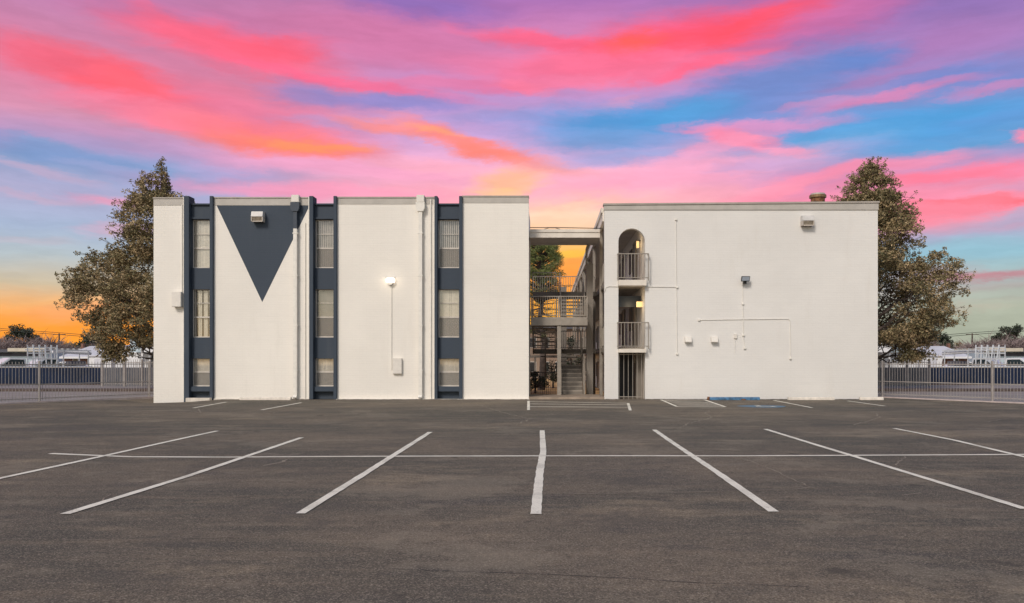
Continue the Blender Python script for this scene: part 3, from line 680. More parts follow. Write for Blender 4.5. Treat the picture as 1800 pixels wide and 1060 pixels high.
for k in range(8):
    yy = 37.9 + k * 5.6
    MB().box(x0 - .02, x0 + .12, yy, yy + .14, -.62, 7.66).build('walkway_post', M['taupe'], RT)
MB().box(ax1 - .30, ax1 - .0, 35.75, 36.0, -.6, 1.99).build('walkway_pier', M['taupe_brick'], RT)
MB().box(ax0, ax1, 36.55, 36.62, Z(540, 36.6), Z(520.5, 36.6)).build('walkway_beam', M['door'], RT)
# conduits and boxes on the right wall
def pipes(pts, r=.013, name='conduit', m='pipe'):
    mb = MB()
    for a_, b_ in zip(pts[:-1], pts[1:]): mb.tube((X(a_[0]), 34.975, Z(a_[1])), (X(b_[0]), 34.975, Z(b_[1])), r, n=6)
    return mb.build(name, M[m], RT)
pipes([(1188, 384), (1189, 505), (1190, 622)]); pipes([(1062.5, 513), (1065, 505), (1070, 503.5), (1190, 504.5)])
for p in ((1188, 386), (1190, 505), (1190, 622), (1305.5, 534), (1306.5, 589), (1309, 612), (1228.5, 562.5), (1389, 630)):
    MB().box(X(p[0]) - .045, X(p[0]) + .045, 34.93, 34.999, Z(p[1]) - .04, Z(p[1]) + .04).build('junction_box', M['pipe'], RT, bevel=.006)
pipes([(1305, 500), (1306.5, 589), (1309, 612)]); pipes([(1228, 562.5), (1300, 561.5), (1385, 560.5), (1388.5, 564), (1389.5, 631)]); pipes([(1292, 597), (1291.5, 622)], .007)
MB().box(X(1290), X(1295), 34.93, 34.999, Z(595), Z(587)).build('junction_box', M['whitemetal'], RT, bevel=.006)
for px_ in (1209, 1255):
    xx, zz = X(px_), Z(597)
    MB().prism([(34.999, zz + .13), (34.86, zz + .12), (34.78, zz - .08), (34.78, zz - .12), (34.999, zz - .12)], xx - .14, xx + .14, 'x').build('vent_hood', M['whitemetal'], RT, bevel=.01)
# flood light
t = thing('flood_light', (X(1308), 34.9, Z(492)), 'small dark tilted flood light on the right hand pale wall', 'flood light')
x, z = X(1308), Z(492)
MB().prism([(x - .19, z - .09), (x + .16, z - .09), (x + .19, z + .13), (x - .17, z + .13)], 34.70, 34.78).build('housing', M['black'], t, bevel=.01)
MB().prism([(x - .165, z - .065), (x + .135, z - .065), (x + .165, z + .105), (x - .145, z + .105)], 34.692, 34.699).build('lens', simple('grey_lens', (.25, .28, .33), .2), t)
MB().box(x - .05, x + .05, 34.781, 34.999, z - .18, z - .04).build('bracket', M['black'], t)
# rusty roof vent
t = thing('roof_vent', (X(1437, 36.5), 36.5, 8.05), 'short rusty banded round vent on the right roof', 'vent')
xx = X(1437.5, 36.5)
MB().tube((xx, 36.5, 8.05), (xx, 36.5, Z(348, 36.5)), .30, n=20).build('base', M['rust'], t)
MB().tube((xx, 36.5, Z(348, 36.5)), (xx, 36.5, Z(343.5, 36.5)), .365, n=24).build('band', simple('brown_metal', (.26, .16, .08), .6, .2, .3, 8), t)
MB().tube((xx, 36.5, Z(343.5, 36.5)), (xx, 36.5, Z(340.5, 36.5)), .34, .30, n=24).build('cap', M['cap'], t)
# lanterns on the walkway wall
for (px_, py_, lab) in ((1121, 430, 'amber wall lantern seen through the top arch'), (1124, 535, 'yellow wall lantern seen in the middle opening')):
    yy = 1450 * (ax1 - .12) / (px_ - VX); zz = Z(py_, yy)
    t = thing('wall_lantern', (ax1 - .12, yy, zz), lab, 'lantern', 'lit lanterns in the walkway openings')
    w2_, h2_ = (.055, .15) if py_ < 500 else (.13, .12)
    MB().box(ax1 - .12 - w2_, ax1 - .12 + w2_, yy - .07, yy + .07, zz - h2_, zz + h2_).build('glass', M['lantern'], t, bevel=.01)
    l_ = bpy.data.lights.new('lantern_light', 'POINT'); l_.energy = 7; l_.color = (1, .78, .5); l_.shadow_soft_size = .1
    lo = bpy.data.objects.new('lantern_light', l_); COL.objects.link(lo); lo.parent = t; lo.location = (-.35, -.3, 0)
    MB().box(ax1 - .14 - w2_, ax1 - .001, yy - .09, yy + .09, zz + h2_ + .001, zz + h2_ + .03).build('cap', M['black'], t)

# ------------------------------------------------------------------ gap: canopy, stairs, landings
C = thing('canopy', (0.8, 37, 7), 'flat pale canopy bridging the gap between the two blocks', 'canopy')
cx0, cx1 = XRt + .01, X(1059)
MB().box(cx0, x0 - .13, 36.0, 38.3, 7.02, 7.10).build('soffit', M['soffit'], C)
for ya in (35.94, 38.3): MB().box(cx0, x0 - .13, ya, ya + .06, 7.0, Z(409, 36)).build('fascia', M['fascia'], C)
q = MB().box(cx0, x0 - .13, 35.90, 38.4, Z(409, 36) + .001, Z(403.5, 36)); q.build('gutter', M['fascia'], C, bevel=.01)
q = MB(); xx = X(1031, 38.1); q.tube((xx + .08, 38.1, 6.98), (xx, 38.1, 6.75), .06); q.tube((xx, 38.1, 6.75), (xx, 38.1, 6.12), .05); q.build('downspout', M['taupe'], C)
cb = MB(); pts = [(XRt, 37, Z(400, 37)), (X(985, 37), 37, Z(400, 37)), (x0, 37, Z(401.5, 37))]
for a_, b_ in zip(pts[:-1], pts[1:]): cb.tube(a_, b_, .018, n=5)
pts = [(X(953, 37), 37, Z(404, 37)), (X(965, 37), 37, Z(400.5, 37)), (X(976, 37), 37, Z(400.5, 37)), (X(988, 37), 37, Z(404, 37))]
for a_, b_ in zip(pts[:-1], pts[1:]): cb.tube(a_, b_, .014, n=5)
tag(cb.build('cable', M['cable']), 'thin dark cables strung above the canopy in the gap', 'cable')
MBt = MB().box(XRt + .001, x0 - .001, 35.0, 37.6, -.7, .10); tag(MBt.build('pavement', M['threshold']), kind='structure')
S = thing('staircase', (.6, 37, .1), 'taupe metal switchback stairs with landings in the gap', 'staircase')
XA = -.70; XM0, XM1 = X(979.5, 36.5), X(985.6, 36.5); XB = X(1033, 36.5)
ZM = Z(557.5, 36.5)
def flight(name, xa, xb, ya, za, yb_, zb, m='taupe', rl=True):
    n = max(2, round(abs(zb - za) / .185)); q = MB()
    for i in range(1, n):
        yy = ya + (yb_ - ya) * i / n; zz = za + (zb - za) * i / n; d = .15 if yb_ > ya else -.15
        q.box(xa + .05, xb - .05, yy - .15, yy + .15, zz - .055, zz)
    q.build('treads', M['taupe'], S)
    if za < 1:
        rs = MB()
        for i in range(0, 7):
            yy = ya + (yb_ - ya) * (i + .55) / n; rs.box(xa + .05, xb - .05, yy, yy + .02, za + (zb - za) * i / n, za + (zb - za) * (i + 1) / n - .056)
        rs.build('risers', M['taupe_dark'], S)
    st = MB()
    for xx in (xa, xb): st.bar((xx, ya, za - .12), (xx, yb_, zb - .12), .045, .28)
    st.build('stringer', M['taupe'], S)
    if rl:
        q = MB()
        for xx in (xa, xb):
            railing(q, (xx, ya), (xx, yb_), za, .92, .14, .010, .04, zb - za)
        q.build('handrail', M['taupe'], S)
flight('f', XM1 + .03, XB - .12, 37.3, .1, 40.9, 2.2)
flight('f', XA + .04, XM0 - .02, 40.9, 2.2, 38.1, ZM, m='taupe_dark')
flight('f', XM1 + .03, XB - .05, 38.1, ZM, 40.8, 5.04)
MB().box(XA, XB, 36.5, 38.1, Z(573, 36.5) + .02, ZM).build('landing', M['taupe'], S, bevel=.012)
q = MB(); railing(q, (XA + .02, 36.54), (XB - .02, 36.54), ZM, .92, .105, .011, .04); railing(q, (XB - .03, 36.56), (XB - .03, 38.1), ZM, .92, .13, .01, .04)
q.bar((X(982, 36.54), 36.54, ZM), (X(982, 36.54), 36.54, ZM + .92), .05)
q.build('landing_railing', M['taupe'], S)
MB().box(XM0, XM1 + .02, 36.55, 36.72, .1, Z(573, 36.5) + .019).build('post', M['taupe'], S, bevel=.01)
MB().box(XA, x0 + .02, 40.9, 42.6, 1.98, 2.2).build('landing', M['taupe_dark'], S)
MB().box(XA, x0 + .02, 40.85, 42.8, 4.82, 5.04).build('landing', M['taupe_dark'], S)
q = MB()
railing(q, (XA, 42.6), (x0, 42.6), 2.2, .95, .12, .01, .04); q.build('landing_railing', M['taupe'], S)
railing(MB(), (XA, 42.8), (x0, 42.8), 5.04, .95, .12, .01, .04).build('landing_railing', M['taupe'], S)
railing(MB(), (XA, 40.9), (XM0, 40.9), 5.04, .95, .12, .01, .04).build('landing_railing', M['taupe'], S)
t = tag(MB().box(X(1031, 38.3), X(1042.5, 38.3), 38.3, 38.7, -.6, Z(463, 38.3)).build('brick_pillar', M['taupe_brick']), 'tall taupe brick pillar beside the stairs in the gap', 'pillar')
t = tag(MB().box(X(986, 47), X(996, 47), 47, 47.4, -.6, Z(504, 47)).build('brick_pillar', M['taupe_brick']), 'shorter brick pillar seen behind the stair flights', 'pillar')

# iron fence at the back of the gap under the left flight
q = MB(); railing(q, (-3, 50), (2.2, 50), -.6, 1.5, .13, .01, .04)
tag(q.build('courtyard_fence', M['black']), 'black iron railing across the courtyard beyond the stairs', 'fence')
for bx_, by_, bw_, bh_, lb_ in ((X(941, 56), 56, 1.6, 1.5, 'low dark green shrub left of the pine trunk in the gap'), (X(972, 66), 66, 2.4, 2.2, 'wide dark shrub right of the pine trunk in the gap'), (X(1022, 60), 60, 1.6, 2.8, 'dark shrub beside the walkway seen past the stair rail')):
    bush('shrub', bx_, by_, -.62, bw_, bh_, M['dark_leaf'], lb_, 26, 'shrub', .12, group='shrubs in the courtyard')
q = MB(); railing(q, (-3, 64), (2.3, 64), 2.0, 1.0, .14, .012, .05)
q.box(-3, 2.3, 64, 65.4, 1.8, 2.0)
for xx in (-2.8, -.9, 1.2): q.bar((xx, 64.1, -.6), (xx, 64.1, 1.8), .14)
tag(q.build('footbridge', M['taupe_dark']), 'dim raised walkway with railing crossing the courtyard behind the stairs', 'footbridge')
# far block closing the courtyard
FB = thing('apartment_building', (0, 96, -.6), 'distant tan brick block seen through the gap behind the stairs', 'building')
MB().box(-14, 16, 96, 104, -.7, 5.2).build('wall', M['tan'], FB)
MB().box(-14.3, 16.3, 95.6, 104.3, 5.2, 5.6).build('roof', M['darkroof'], FB)
for k in range(9):
    xx = -5 + k * 1.5
    for zz in (.2, 3.0):
        o = MB().box(xx, xx + .8, 95.93, 95.99, zz, zz + 1.2).build('window', M['frame'], FB)
        MB().box(xx + .06, xx + .74, 95.91, 95.925, zz + .06, zz + 1.14).build('pane', M['black'], o)

# ------------------------------------------------------------------ wheel stops
def stop(pxa, pxb, m, label, first=None, y=34.35):
    xa, xb = X(pxa, y), X(pxb, y); g0 = gz((xa + xb) / 2, y)
    t = thing('wheel_stop', ((xa + xb) / 2, y, g0), label, 'wheel stop', 'wheel stops along the foot of the walls')
    q = MB(); n = 8
    q.prism([(y - .10, g0), (y + .10, g0), (y + .075, g0 + .12), (y - .06, g0 + .125), (y - .085, g0 + .10)], xa, xb, 'x')
    q.build('block', m, t, bevel=.012)
    return t
tb = stop(1247, 1335, M['bluekerb'], 'chipped blue wheel stop at the foot of the right wall')
MB().tube((X(1245, 34.3), 34.3, .0), (X(1245.5, 34.3), 34.3, .14), .07, .05, 7).build('broken_end', M['rust'], tb)
MB().box(X(1303, 34.24), X(1311, 34.24), 34.235, 34.262, .005, .05).build('chipped_patch', M['rust'], tb)
stop(1385, 1466, M['kerb'], 'white wheel stop just right of the blue one'); stop(1511, 1552, M['kerb'], 'rightmost white wheel stop near the wall corner', y=34.4)
stop(422, 512, M['kerb'], 'white wheel stop below the navy triangle')

# ------------------------------------------------------------------ trees
PROF_OUT = [(277, 3), (285, 8), (300, 17), (318, 28), (332, 42), (352, 50), (373, 64), (392, 74), (410, 94), (430, 92), (448, 94), (462, 140), (480, 160), (500, 163), (530, 158), (560, 154), (580, 128), (600, 106), (612, 98), (634, 88)]
PROF_IN = [(277, 3), (300, 13), (318, 27), (332, 40), (345, 50), (370, 66), (420, 84), (500, 110), (560, 105), (600, 70), (620, 20)]
def interp(tab, y):
    if y <= tab[0][0]: return tab[0][1]
    for (a_, va), (b_, vb) in zip(tab[:-1], tab[1:]):
        if y <= b_: return va + (vb - va) * (y - a_) / (b_ - a_)
    return tab[-1][1]
def big_tree(side, label):
    Y0 = 45.0; s = F / Y0; pxc = 1531 if side > 0 else 284
    x0_ = (pxc - VX) / s
    t = thing('juniper_tree', (x0_, Y0, 0), label, 'tree', 'big evergreens beside the building ends')
    tr = MB(); limb(tr, (x0_, Y0, -.1), (x0_ + .1, Y0, 4.5), .34, .24, 5, .06); limb(tr, (x0_ + .1, Y0, 4.5), (x0_, Y0, Z(283, Y0)), .24, .02, 7, .05)
    lf = MB(); br = MB(); n = 0
    while n < 1050:
        py = random.uniform(280, 632) if random.random() < .8 else random.uniform(440, 600)
        z = Z(py, Y0); out = interp(PROF_OUT, py) / s; inn = interp(PROF_IN, py) / s
        if side < 0 and py < 350: inn = min(inn, 13 / s)
        dep = (out + inn) / 2 * .9
        th = random.uniform(0, 2 * math.pi); rr = random.uniform(.12, 1) ** .55
        ex = math.cos(th); lim = out if ex * side > 0 else inn
        if py > 606:    # the hanging lower boughs only
            px_rel = random.uniform(40, 90) / s; xx = x0_ + side * px_rel; yy = Y0 + random.uniform(-1.2, 1.2)
            if random.random() < .45: continue
        else:
            xx = x0_ + ex * rr * lim; yy = Y0 + math.sin(th) * rr * dep
        if mn.noise(Vector((xx * .55 + 9 * side, yy * .55, z * .55))) < -.13 and rr > .25: continue
        if 560 < py < 600 and abs(xx - x0_) < 40 / s and random.random() < .4: continue
        if py < 345 and random.random() < .45: continue
        cs = random.uniform(.28, .55) * (1 if py > 340 else .42)
        if rr > .8: cs *= .75
        # keep the clump inside the outline
        lim2 = max(.05, lim - cs * .9)
        if py <= 606 and abs(xx - x0_) > lim2: xx = x0_ + math.copysign(lim2, xx - x0_)
        leaves(lf, (xx, yy, z), cs * 1.15, cs * 1.15, cs * .8, int(95 * (cs / .4) ** 1.6), .125, 1.0)
        if n % 15 == 0:
            zb = max(1.6, z - abs(xx - x0_) * .55 - .4); limb(br, (x0_, Y0, zb), (xx, yy, z), .03 + .006 * abs(xx - x0_), .01, 5, .28)
        # twiggy sprays that break the outline
        if rr > .62 and not (side < 0 and py < 375 and xx > x0_):
            d = Vector((xx - x0_, (yy - Y0) * .5, .35)).normalized()
            for _ in range(3 if py > 345 else 5):
                e = Vector((xx, yy, z)) + (d + Vector((random.gauss(0, .5), random.gauss(0, .4), random.gauss(0, .5)))) * random.uniform(.2, .45) * (.8 if py < 345 else 1)
                leaves(lf, tuple(e), .13, .13, .13, 12, .10)
                limb(br, (xx, yy, z), tuple(e), .012, .006, 1)
        n += 1
    # leader at the very top
    for k in range(10): leaves(lf, (x0_ + random.uniform(-.12, .12), Y0, Z(278 + k * 3.0, Y0)), .10 + k * .03, .1 + k * .03, .12, 18 + k * 5, .10)
    for dz, L in ((560, 3.2), (585, 2.6), (540, 3.6)):
        limb(br, (x0_, Y0 - .1, Z(dz + 25, Y0)), (x0_ + side * L, Y0 - .3, Z(dz - 55, Y0)), .10, .03, 6, .16)
    tr.build('trunk', M['bark'], t, True); br.build('branches', M['bark'], t); lf.build('crown', M['leaf'], t)
big_tree(-1, 'tall shaggy brownish evergreen rising behind the left end of the building')
big_tree(1, 'tall shaggy brownish evergreen rising behind the right end of the building')

def pine():
    Y0 = 62.0; x0_ = X(951, Y0)
    t = thing('pine_tree', (x0_, Y0, -.6), 'long needled green pine filling the gap behind the stairs', 'tree')
    tr = MB(); limb(tr, (x0_, Y0, -.7), (x0_ + .1, Y0, 10), .30, .05, 8, .04); br = MB(); lf = MB()
    for k in range(230):
        z = random.uniform(6.2, 10.8); th = random.uniform(0, 6.28); L = random.uniform(.3, 1) ** .6 * (1.5 if z < 10 else 1.2)
        if z < 6.6: L *= .9
        e = (x0_ + math.cos(th) * L * 1.05, Y0 + math.sin(th) * L, z + .2)
        limb(br, (x0_, Y0, z - .5), e, .05, .015, 3, .1)
        leaves(lf, e, .42, .42, .28, 110 if z > 7.3 else 40, .20, .28)
    # sparse bare lower branches
    for k in range(110):
        z = random.uniform(3.0, 7.4); th = random.uniform(0, 6.28); L = random.uniform(.6, 2.4)
        e = Vector((x0_ + math.cos(th) * L, Y0 + math.sin(th) * L, z + random.uniform(-.3, .4))); limb(br, (x0_, Y0, z), tuple(e), .035, .01, 4, .2)
        for _ in range(3): limb(br, tuple(e), tuple(e + Vector((random.gauss(0, .4), random.gauss(0, .4), random.gauss(0, .3)))), .012, .006, 1)
        if k % 2: leaves(lf, tuple(e), .3, .3, .2, 30, .18, .28)
    tr.build('trunk', M['bark'], t, True); br.build('branches', M['bark'], t); lf.build('crown', M['pine'], t)
pine()
bush('evergreen_tree', X(1004, 75), 75, -.6, 1.4, 4.4, M['dark_leaf'], 'small dark green tree seen between the stair rails in the gap', 40)

# bare winter trees far off, both sides
def bare_tree(x, y, z0, w, h, label, group):
    t = thing('bare_tree', (x, y, z0), label, 'tree', group); tr = MB(); tw = MB()
    limb(tr, (x, y, z0), (x, y, z0 + h * .3), .16, .12, 2, .05)
    for k in range(30):
        a_ = random.uniform(0, 6.28); sp = random.uniform(.1, .5) * w
        e = Vector((x + math.cos(a_) * sp, y + math.sin(a_) * sp, z0 + h * (.95 - .45 * (sp / (w * .5)) ** 2) * random.uniform(.75, 1)))
        limb(tr, (x, y, z0 + h * .25), tuple(e), .07, .02, 4, .12)
        for j in range(60):
            b0 = Vector((x, y, z0 + h * .28)).lerp(e, random.uniform(.35, 1)); d = Vector((random.gauss(0, .9), random.gauss(0, .9), abs(random.gauss(.3, .6)))) * w * .13
            q = b0 + d; s = d.cross(Vector((random.gauss(0, 1), random.gauss(0, 1), .3))).normalized() * .05
            tw.add([b0 - s, b0 + s, q], [(0, 1, 2)])
            for _ in range(2):
                d2 = (d + Vector((random.gauss(0, 1), random.gauss(0, 1), random.gauss(0, .8))) * w * .08) * .6; b2 = b0.lerp(q, random.uniform(.3, .9)); s2 = s * .7
                tw.add([b2 - s2, b2 + s2, b2 + d2], [(0, 1, 2)])
    tr.build('trunk', M['bark_pale'], t); tw.build('twigs', M['twig'], t)

# ------------------------------------------------------------------ side scenes (the photograph shows the same street at both ends)
def wheel(par, x, y, r, w, ax='y'):
    o = MB().tube((x, y - w / 2, r), (x, y + w / 2, r), r, n=18).build('wheel', M['tyre'], par)
    MB().tube((x, y - w / 2 - .012, r), (x, y + w / 2 + .012, r), r * .6, n=14).build('rim', M['chrome'], o)
def sedan(x, y, d, label, group):
    t = thing('parked_car', (x, y, 0), label, 'car', group); W2 = .86
    P = lambda pts: [(x + d * a_, b_) for a_, b_ in pts]
    b = MB().prism(P([(-2.25, .35), (-2.3, .62), (-2.2, .92), (-1.55, 1.0), (1.05, 1.02), (2.05, .86), (2.3, .66), (2.3, .35)]), y - W2, y + W2); b.build('body', M['carwhite'], t, bevel=.05)
    c = MB(); pr = P([(-1.62, 1.0), (-1.0, 1.40), (-.45, 1.50), (.35, 1.47), (1.12, 1.02)]); ca = P([(-1.5, 1.0), (-.95, 1.37), (-.45, 1.46), (.33, 1.43), (1.0, 1.02)])
    c.prism(pr, y - W2 + .1, y + W2 - .1); c.build('cabin', M['carwhite'], t, bevel=.04)
    g = MB()
    for yy in (y - W2 + .085, y + W2 - .085):
        g.prism(P([(-1.32, 1.06), (-.92, 1.32), (-.42, 1.40), (-.42, 1.06)]), yy - .012, yy + .012); g.prism(P([(-.34, 1.06), (-.34, 1.40), (.3, 1.37), (.85, 1.06)]), yy - .012, yy + .012)
    g.build('window', M['carglass'], t)
    for wx in (-1.4, 1.4):
        for yy in (y - W2 + .08, y + W2 - .08): wheel(t, x + d * wx, yy, .32, .2)
    for yy in (y - .6, y + .6): MB().box(x + d * 2.24, x + d * 2.33, yy - .15, yy + .15, .62, .76).build('headlight', M['lens'], t)
    return t
def truck(x, y, d, label, group, rack):
    t = thing('pickup_truck', (x, y, 0), label, 'truck', group); W2 = .95
    P = lambda pts: [(x + d * a_, b_) for a_, b_ in pts]
    MB().prism(P([(-2.9, .5), (-2.9, 1.15), (.2, 1.17), (1.5, 1.17), (2.6, 1.06), (2.75, .8), (2.7, .5)]), y - W2, y + W2).build('body', M['carwhite'], t, bevel=.05)
    MB().prism(P([(-.55, 1.17), (-.45, 1.78), (.55, 1.80), (1.35, 1.17)]), y - W2 + .1, y + W2 - .1).build('cab', M['carwhite'], t, bevel=.05)
    g = MB()
    for yy in (y - W2 + .09, y + W2 - .09): g.prism(P([(-.40, 1.24), (-.33, 1.66), (.48, 1.68), (1.05, 1.24)]), yy - .012, yy + .012)
    g.build('window', M['carglass'], t)
    for wx in (-1.8, 1.75):
        for yy in (y - W2 + .1, y + W2 - .1): wheel(t, x + d * wx, yy, .38, .25)
    q = MB()
    if rack == 'glass':      # leaning A shaped glazing rack with slats
        for yy, lean in ((y - .95, .35), (y + .95, -.35)):
            for k in range(5):
                xx = x - d * (1.1 + k * .34); q.bar((xx, yy, 1.1), (xx + .12 * d * (k - 2) * -.5, yy + lean, 2.75), .07)
            for k in range(4): q.bar((x - d * 1.0, yy + lean * (.1 + .28 * k), 1.3 + .42 * k), (x - d * 2.55, yy + lean * (.1 + .28 * k), 1.3 + .42 * k), .09)
    else:                    # pipe rack with a white tube and ladders
        for xx in (x - d * 2.6, x - d * .8, x + d * .7):
            for yy in (y - .8, y + .8): q.bar((xx, yy, 1.15), (xx, yy, 2.35), .07)
            q.bar((xx, y - .85, 2.35), (xx, y + .85, 2.35), .07)
        for yy in (y - .8, y + .8): q.bar((x - d * 2.8, yy, 2.35), (x + d * 1.3, yy, 2.4), .08)
        for k in range(8): q.bar((x - d * 2.6 + d * k * .42, y - .5, 2.48), (x - d * 2.6 + d * k * .42, y - .05, 2.48), .05)
    q.build('rack', M['chrome'], t)
    if rack != 'glass':
        MB().tube((x - d * 2.9, y - .55, 2.15), (x - d * .1, y - .6, 2.3), .13, n=12).build('pipe_tube', M['siding'], t)
        MB().box(x - d * 2.5, x - d * 1.5, y - .6, y + .6, 1.18, 1.55).build('tool_box', M['darkroof'], t, bevel=.03)
    return t
def side(s):
    nm = 'left' if s < 0 else 'right'
    def XX(p, Y): return (p - VX) / F * Y if s < 0 else (1813 - p - VX) / F * Y
    # near fence on a pale kerb, following the edge of the lot
    fx = xl if s < 0 else xr
    pts = [(fx(y), y) for y in (25.0, 27.0, 29.33, 31.66, 34.1, 36.6)]
    ends = pts + [(XX(268, 37.6) + s * -.9, 37.0)]
    off = s * .10
    pts = [(p[0] + off, p[1]) for p in pts]
    t = thing('iron_fence', (pts[2][0], pts[2][1], 0), 'nearer grey picket fence on a pale kerb at the %s edge of the lot' % nm, 'fence', 'grey iron fences')
    k = MB(); a_, b_ = pts[0], pts[-1]; L = math.dist(a_, b_); dx, dy = (b_[0] - a_[0]) / L, (b_[1] - a_[1]) / L
    w = .09; nxn, nyn = -dy * w, dx * w
    k.add([(a_[0] - nxn, a_[1] - nyn, zz) for zz in (-.05, .05)] + [(a_[0] + nxn, a_[1] + nyn, zz) for zz in (-.05, .05)] + [(b_[0] - nxn, b_[1] - nyn, zz) for zz in (-.05, .05)] + [(b_[0] + nxn, b_[1] + nyn, zz) for zz in (-.05, .05)],
          [(0, 1, 3, 2), (4, 6, 7, 5), (0, 4, 5, 1), (2, 3, 7, 6), (1, 5, 7, 3), (0, 2, 6, 4)])
    k.build('kerb', M['pinkkerb'], t)
    n = int(L / .125); q = MB()
    for i in range(n + 1):
        p = (a_[0] + dx * i * .125, a_[1] + dy * i * .125); q.bar((p[0], p[1], .10), (p[0], p[1], 1.60), .014)
    q.build('picket_panel', M['fence'], t)
    for zz in (.17, .72, 1.49):
        MB().bar((a_[0], a_[1], zz), (b_[0], b_[1], zz), .035).build('rail', M['fence'], t)
    # posts where the photo shows them
    for px_ in (69, -60, 262):
        # solve along the line
        best = min(range(2000), key=lambda i: abs((a_[0] + dx * L * i / 2000 - XX(px_, 1.0) * (a_[1] + dy * L * i / 2000))))
        p = (a_[0] + dx * L * best / 2000, a_[1] + dy * L * best / 2000)
        MB().bar((p[0], p[1], 0), (p[0], p[1], 1.63), .07).build('post', M['fence'], t)
    # farther fence across the road
    Yf = 50.0; xa, xb = XX(180, Yf), XX(300, Yf)
    t = thing('iron_fence', ((xa + xb) / 2, Yf, .05), 'farther grey picket fence across the %s road, ending beside the navy screen' % nm, 'fence', 'grey iron fences')
    n = int(abs(xb - xa) / .13); q = MB()
    for i in range(n + 1):
        xx = xa + (xb - xa) * i / n; q.bar((xx, Yf, .12), (xx, Yf, 1.68), .018)
    q.build('picket_panel', M['fence'], t)
    for zz in (.2, 1.5): MB().bar((xa, Yf, zz), (xb, Yf, zz), .04).build('rail', M['fence'], t)
    for p in (180, 219, 250): MB().bar((XX(p, Yf), Yf - .02, .05), (XX(p, Yf), Yf - .02, 1.7), .09).build('post', M['fence'], t)
    Yw = 52.0; tag(MB().box(XX(179, Yw), XX(310, Yw), Yw, Yw + .2, 0, Z(646, Yw)).build('shade_panel', simple('blue_grey_shade', (.10, .105, .125), .9, 0, .2, 1)), 'low blue grey panel added for the shaded lot behind the farther %s picket fence' % nm, 'wall')  # added panel, its colour stands for a parking lot in shadow
    # navy screen
    Yn = 54.5; xa, xb = XX(-260, Yn), XX(178, Yn)
    t = thing('screen_fence', ((xa + xb) / 2, Yn, 0), 'long low navy panel fence across the %s road in front of parked cars' % nm, 'fence', 'navy screen fences')
    MB().box(xa, xb, Yn, Yn + .04, .05, Z(646.5, Yn)).build('panel', M['screenfab'], t)
    for i in range(9):
        xx = xa + (xb - xa) * (i + .02) / 8.05; MB().bar((xx, Yn + .08, 0), (xx, Yn + .08, Z(646, Yn)), .07).build('post', M['black'], t)
    MB().bar((xa, Yn + .02, Z(646, Yn) + .01), (xb, Yn + .02, Z(646, Yn) + .01), .05).build('rail', M['fence'], t)
    grp = 'vehicles parked behind the navy screens'
    sedan(XX(128, 68), 68, -s, 'white sedan parked behind the %s navy screen, only its cabin showing' % nm, grp)
    tp = truck(XX(84, 63), 63, s, 'white pickup with a pipe rack and white tube behind the %s navy screen' % nm, grp, 'pipe')
    tg = truck(XX(26, 60), 60, s, 'white pickup with a tall slatted glass rack behind the %s navy screen' % nm, grp, 'glass')
    tp.rotation_euler.z = R(-s * 52)
    tg.rotation_euler.z = R(-s * 48)
    # houses
    def house(name, label): return thing(name, (XX(150, 88), 88, 0), label, 'house')
    h = house('brick_house', 'low brown brick house with pale sloping roof beyond the %s road' % nm); Y1 = 88
    xa, xb = XX(110, Y1), XX(182, Y1); zt_, ze = Z(611.5, Y1), Z(627, Y1)
    MB().box(xa, xb, Y1, Y1 + 8, 0, ze).build('wall', M['brown'], h)
    r = MB(); xc, xd = XX(121, Y1), XX(172, Y1)
    r.add([(xa, Y1 - .6, ze), (xb, Y1 - .6, ze), (xd, Y1 + 4, zt_ + .25), (xc, Y1 + 4, zt_ + .25), (xa, Y1 + 8.4, ze), (xb, Y1 + 8.4, ze)], [(0, 1, 2, 3), (3, 2, 5, 4), (0, 3, 4), (1, 5, 2), (0, 4, 5, 1)])
    ro = r.build('roof', M['roofw'], h)
    MB().box(XX(144, Y1 + 4), XX(148, Y1 + 4), Y1 + 3.8, Y1 + 4.2, zt_, zt_ + .55).build('chimney', M['brown'], ro)
    MB().box(xa, xb, Y1 - .64, Y1 - .601, ze - .2, ze).build('fascia', M['siding'], h)
    o = MB().box(XX(128, Y1), XX(138, Y1), Y1 - .05, Y1 - .002, .9, 1.85).build('window', M['siding'], h); MB().box(XX(129, Y1), XX(137, Y1), Y1 - .07, Y1 - .051, 1.0, 1.75).build('pane', M['carglass'], o)
    h = thing('shed', (XX(170, 76), 76, 0), 'white gabled shed behind the %s fence' % nm, 'shed'); Y1 = 76
    MB().prism([(XX(158, Y1), 0), (XX(196, Y1), 0), (XX(196, Y1), Z(627, Y1)), (XX(156, Y1), Z(626.5, Y1)), ], Y1, Y1 + 6).build('wall', M['siding'], h)
    MB().box(XX(154.5, Y1), XX(197, Y1), Y1 - .15, Y1 + 6.1, Z(627, Y1) + .03, Z(625, Y1) + .03).build('roof', M['roofw'], h)
    MB().box(XX(166, Y1), XX(178, Y1), Y1 - .03, Y1 - .002, 0, 1.75).build('door', M['roofw'], h)
    h = thing('white_building', (XX(240, 70), 70, 0), 'white shop building with boxy fascia behind the %s tree' % nm, 'building'); Y1 = 70
    MB().box(XX(186, Y1), XX(300, Y1), Y1 + 1.5, Y1 + 12, 0, Z(610, Y1)).build('wall', M['siding'], h)
    MB().box(XX(224, Y1), XX(247, Y1), Y1 + .4, Y1 + 1.49, Z(619, Y1), Z(594, Y1)).build('canopy_side', M['bluegrey'], h)
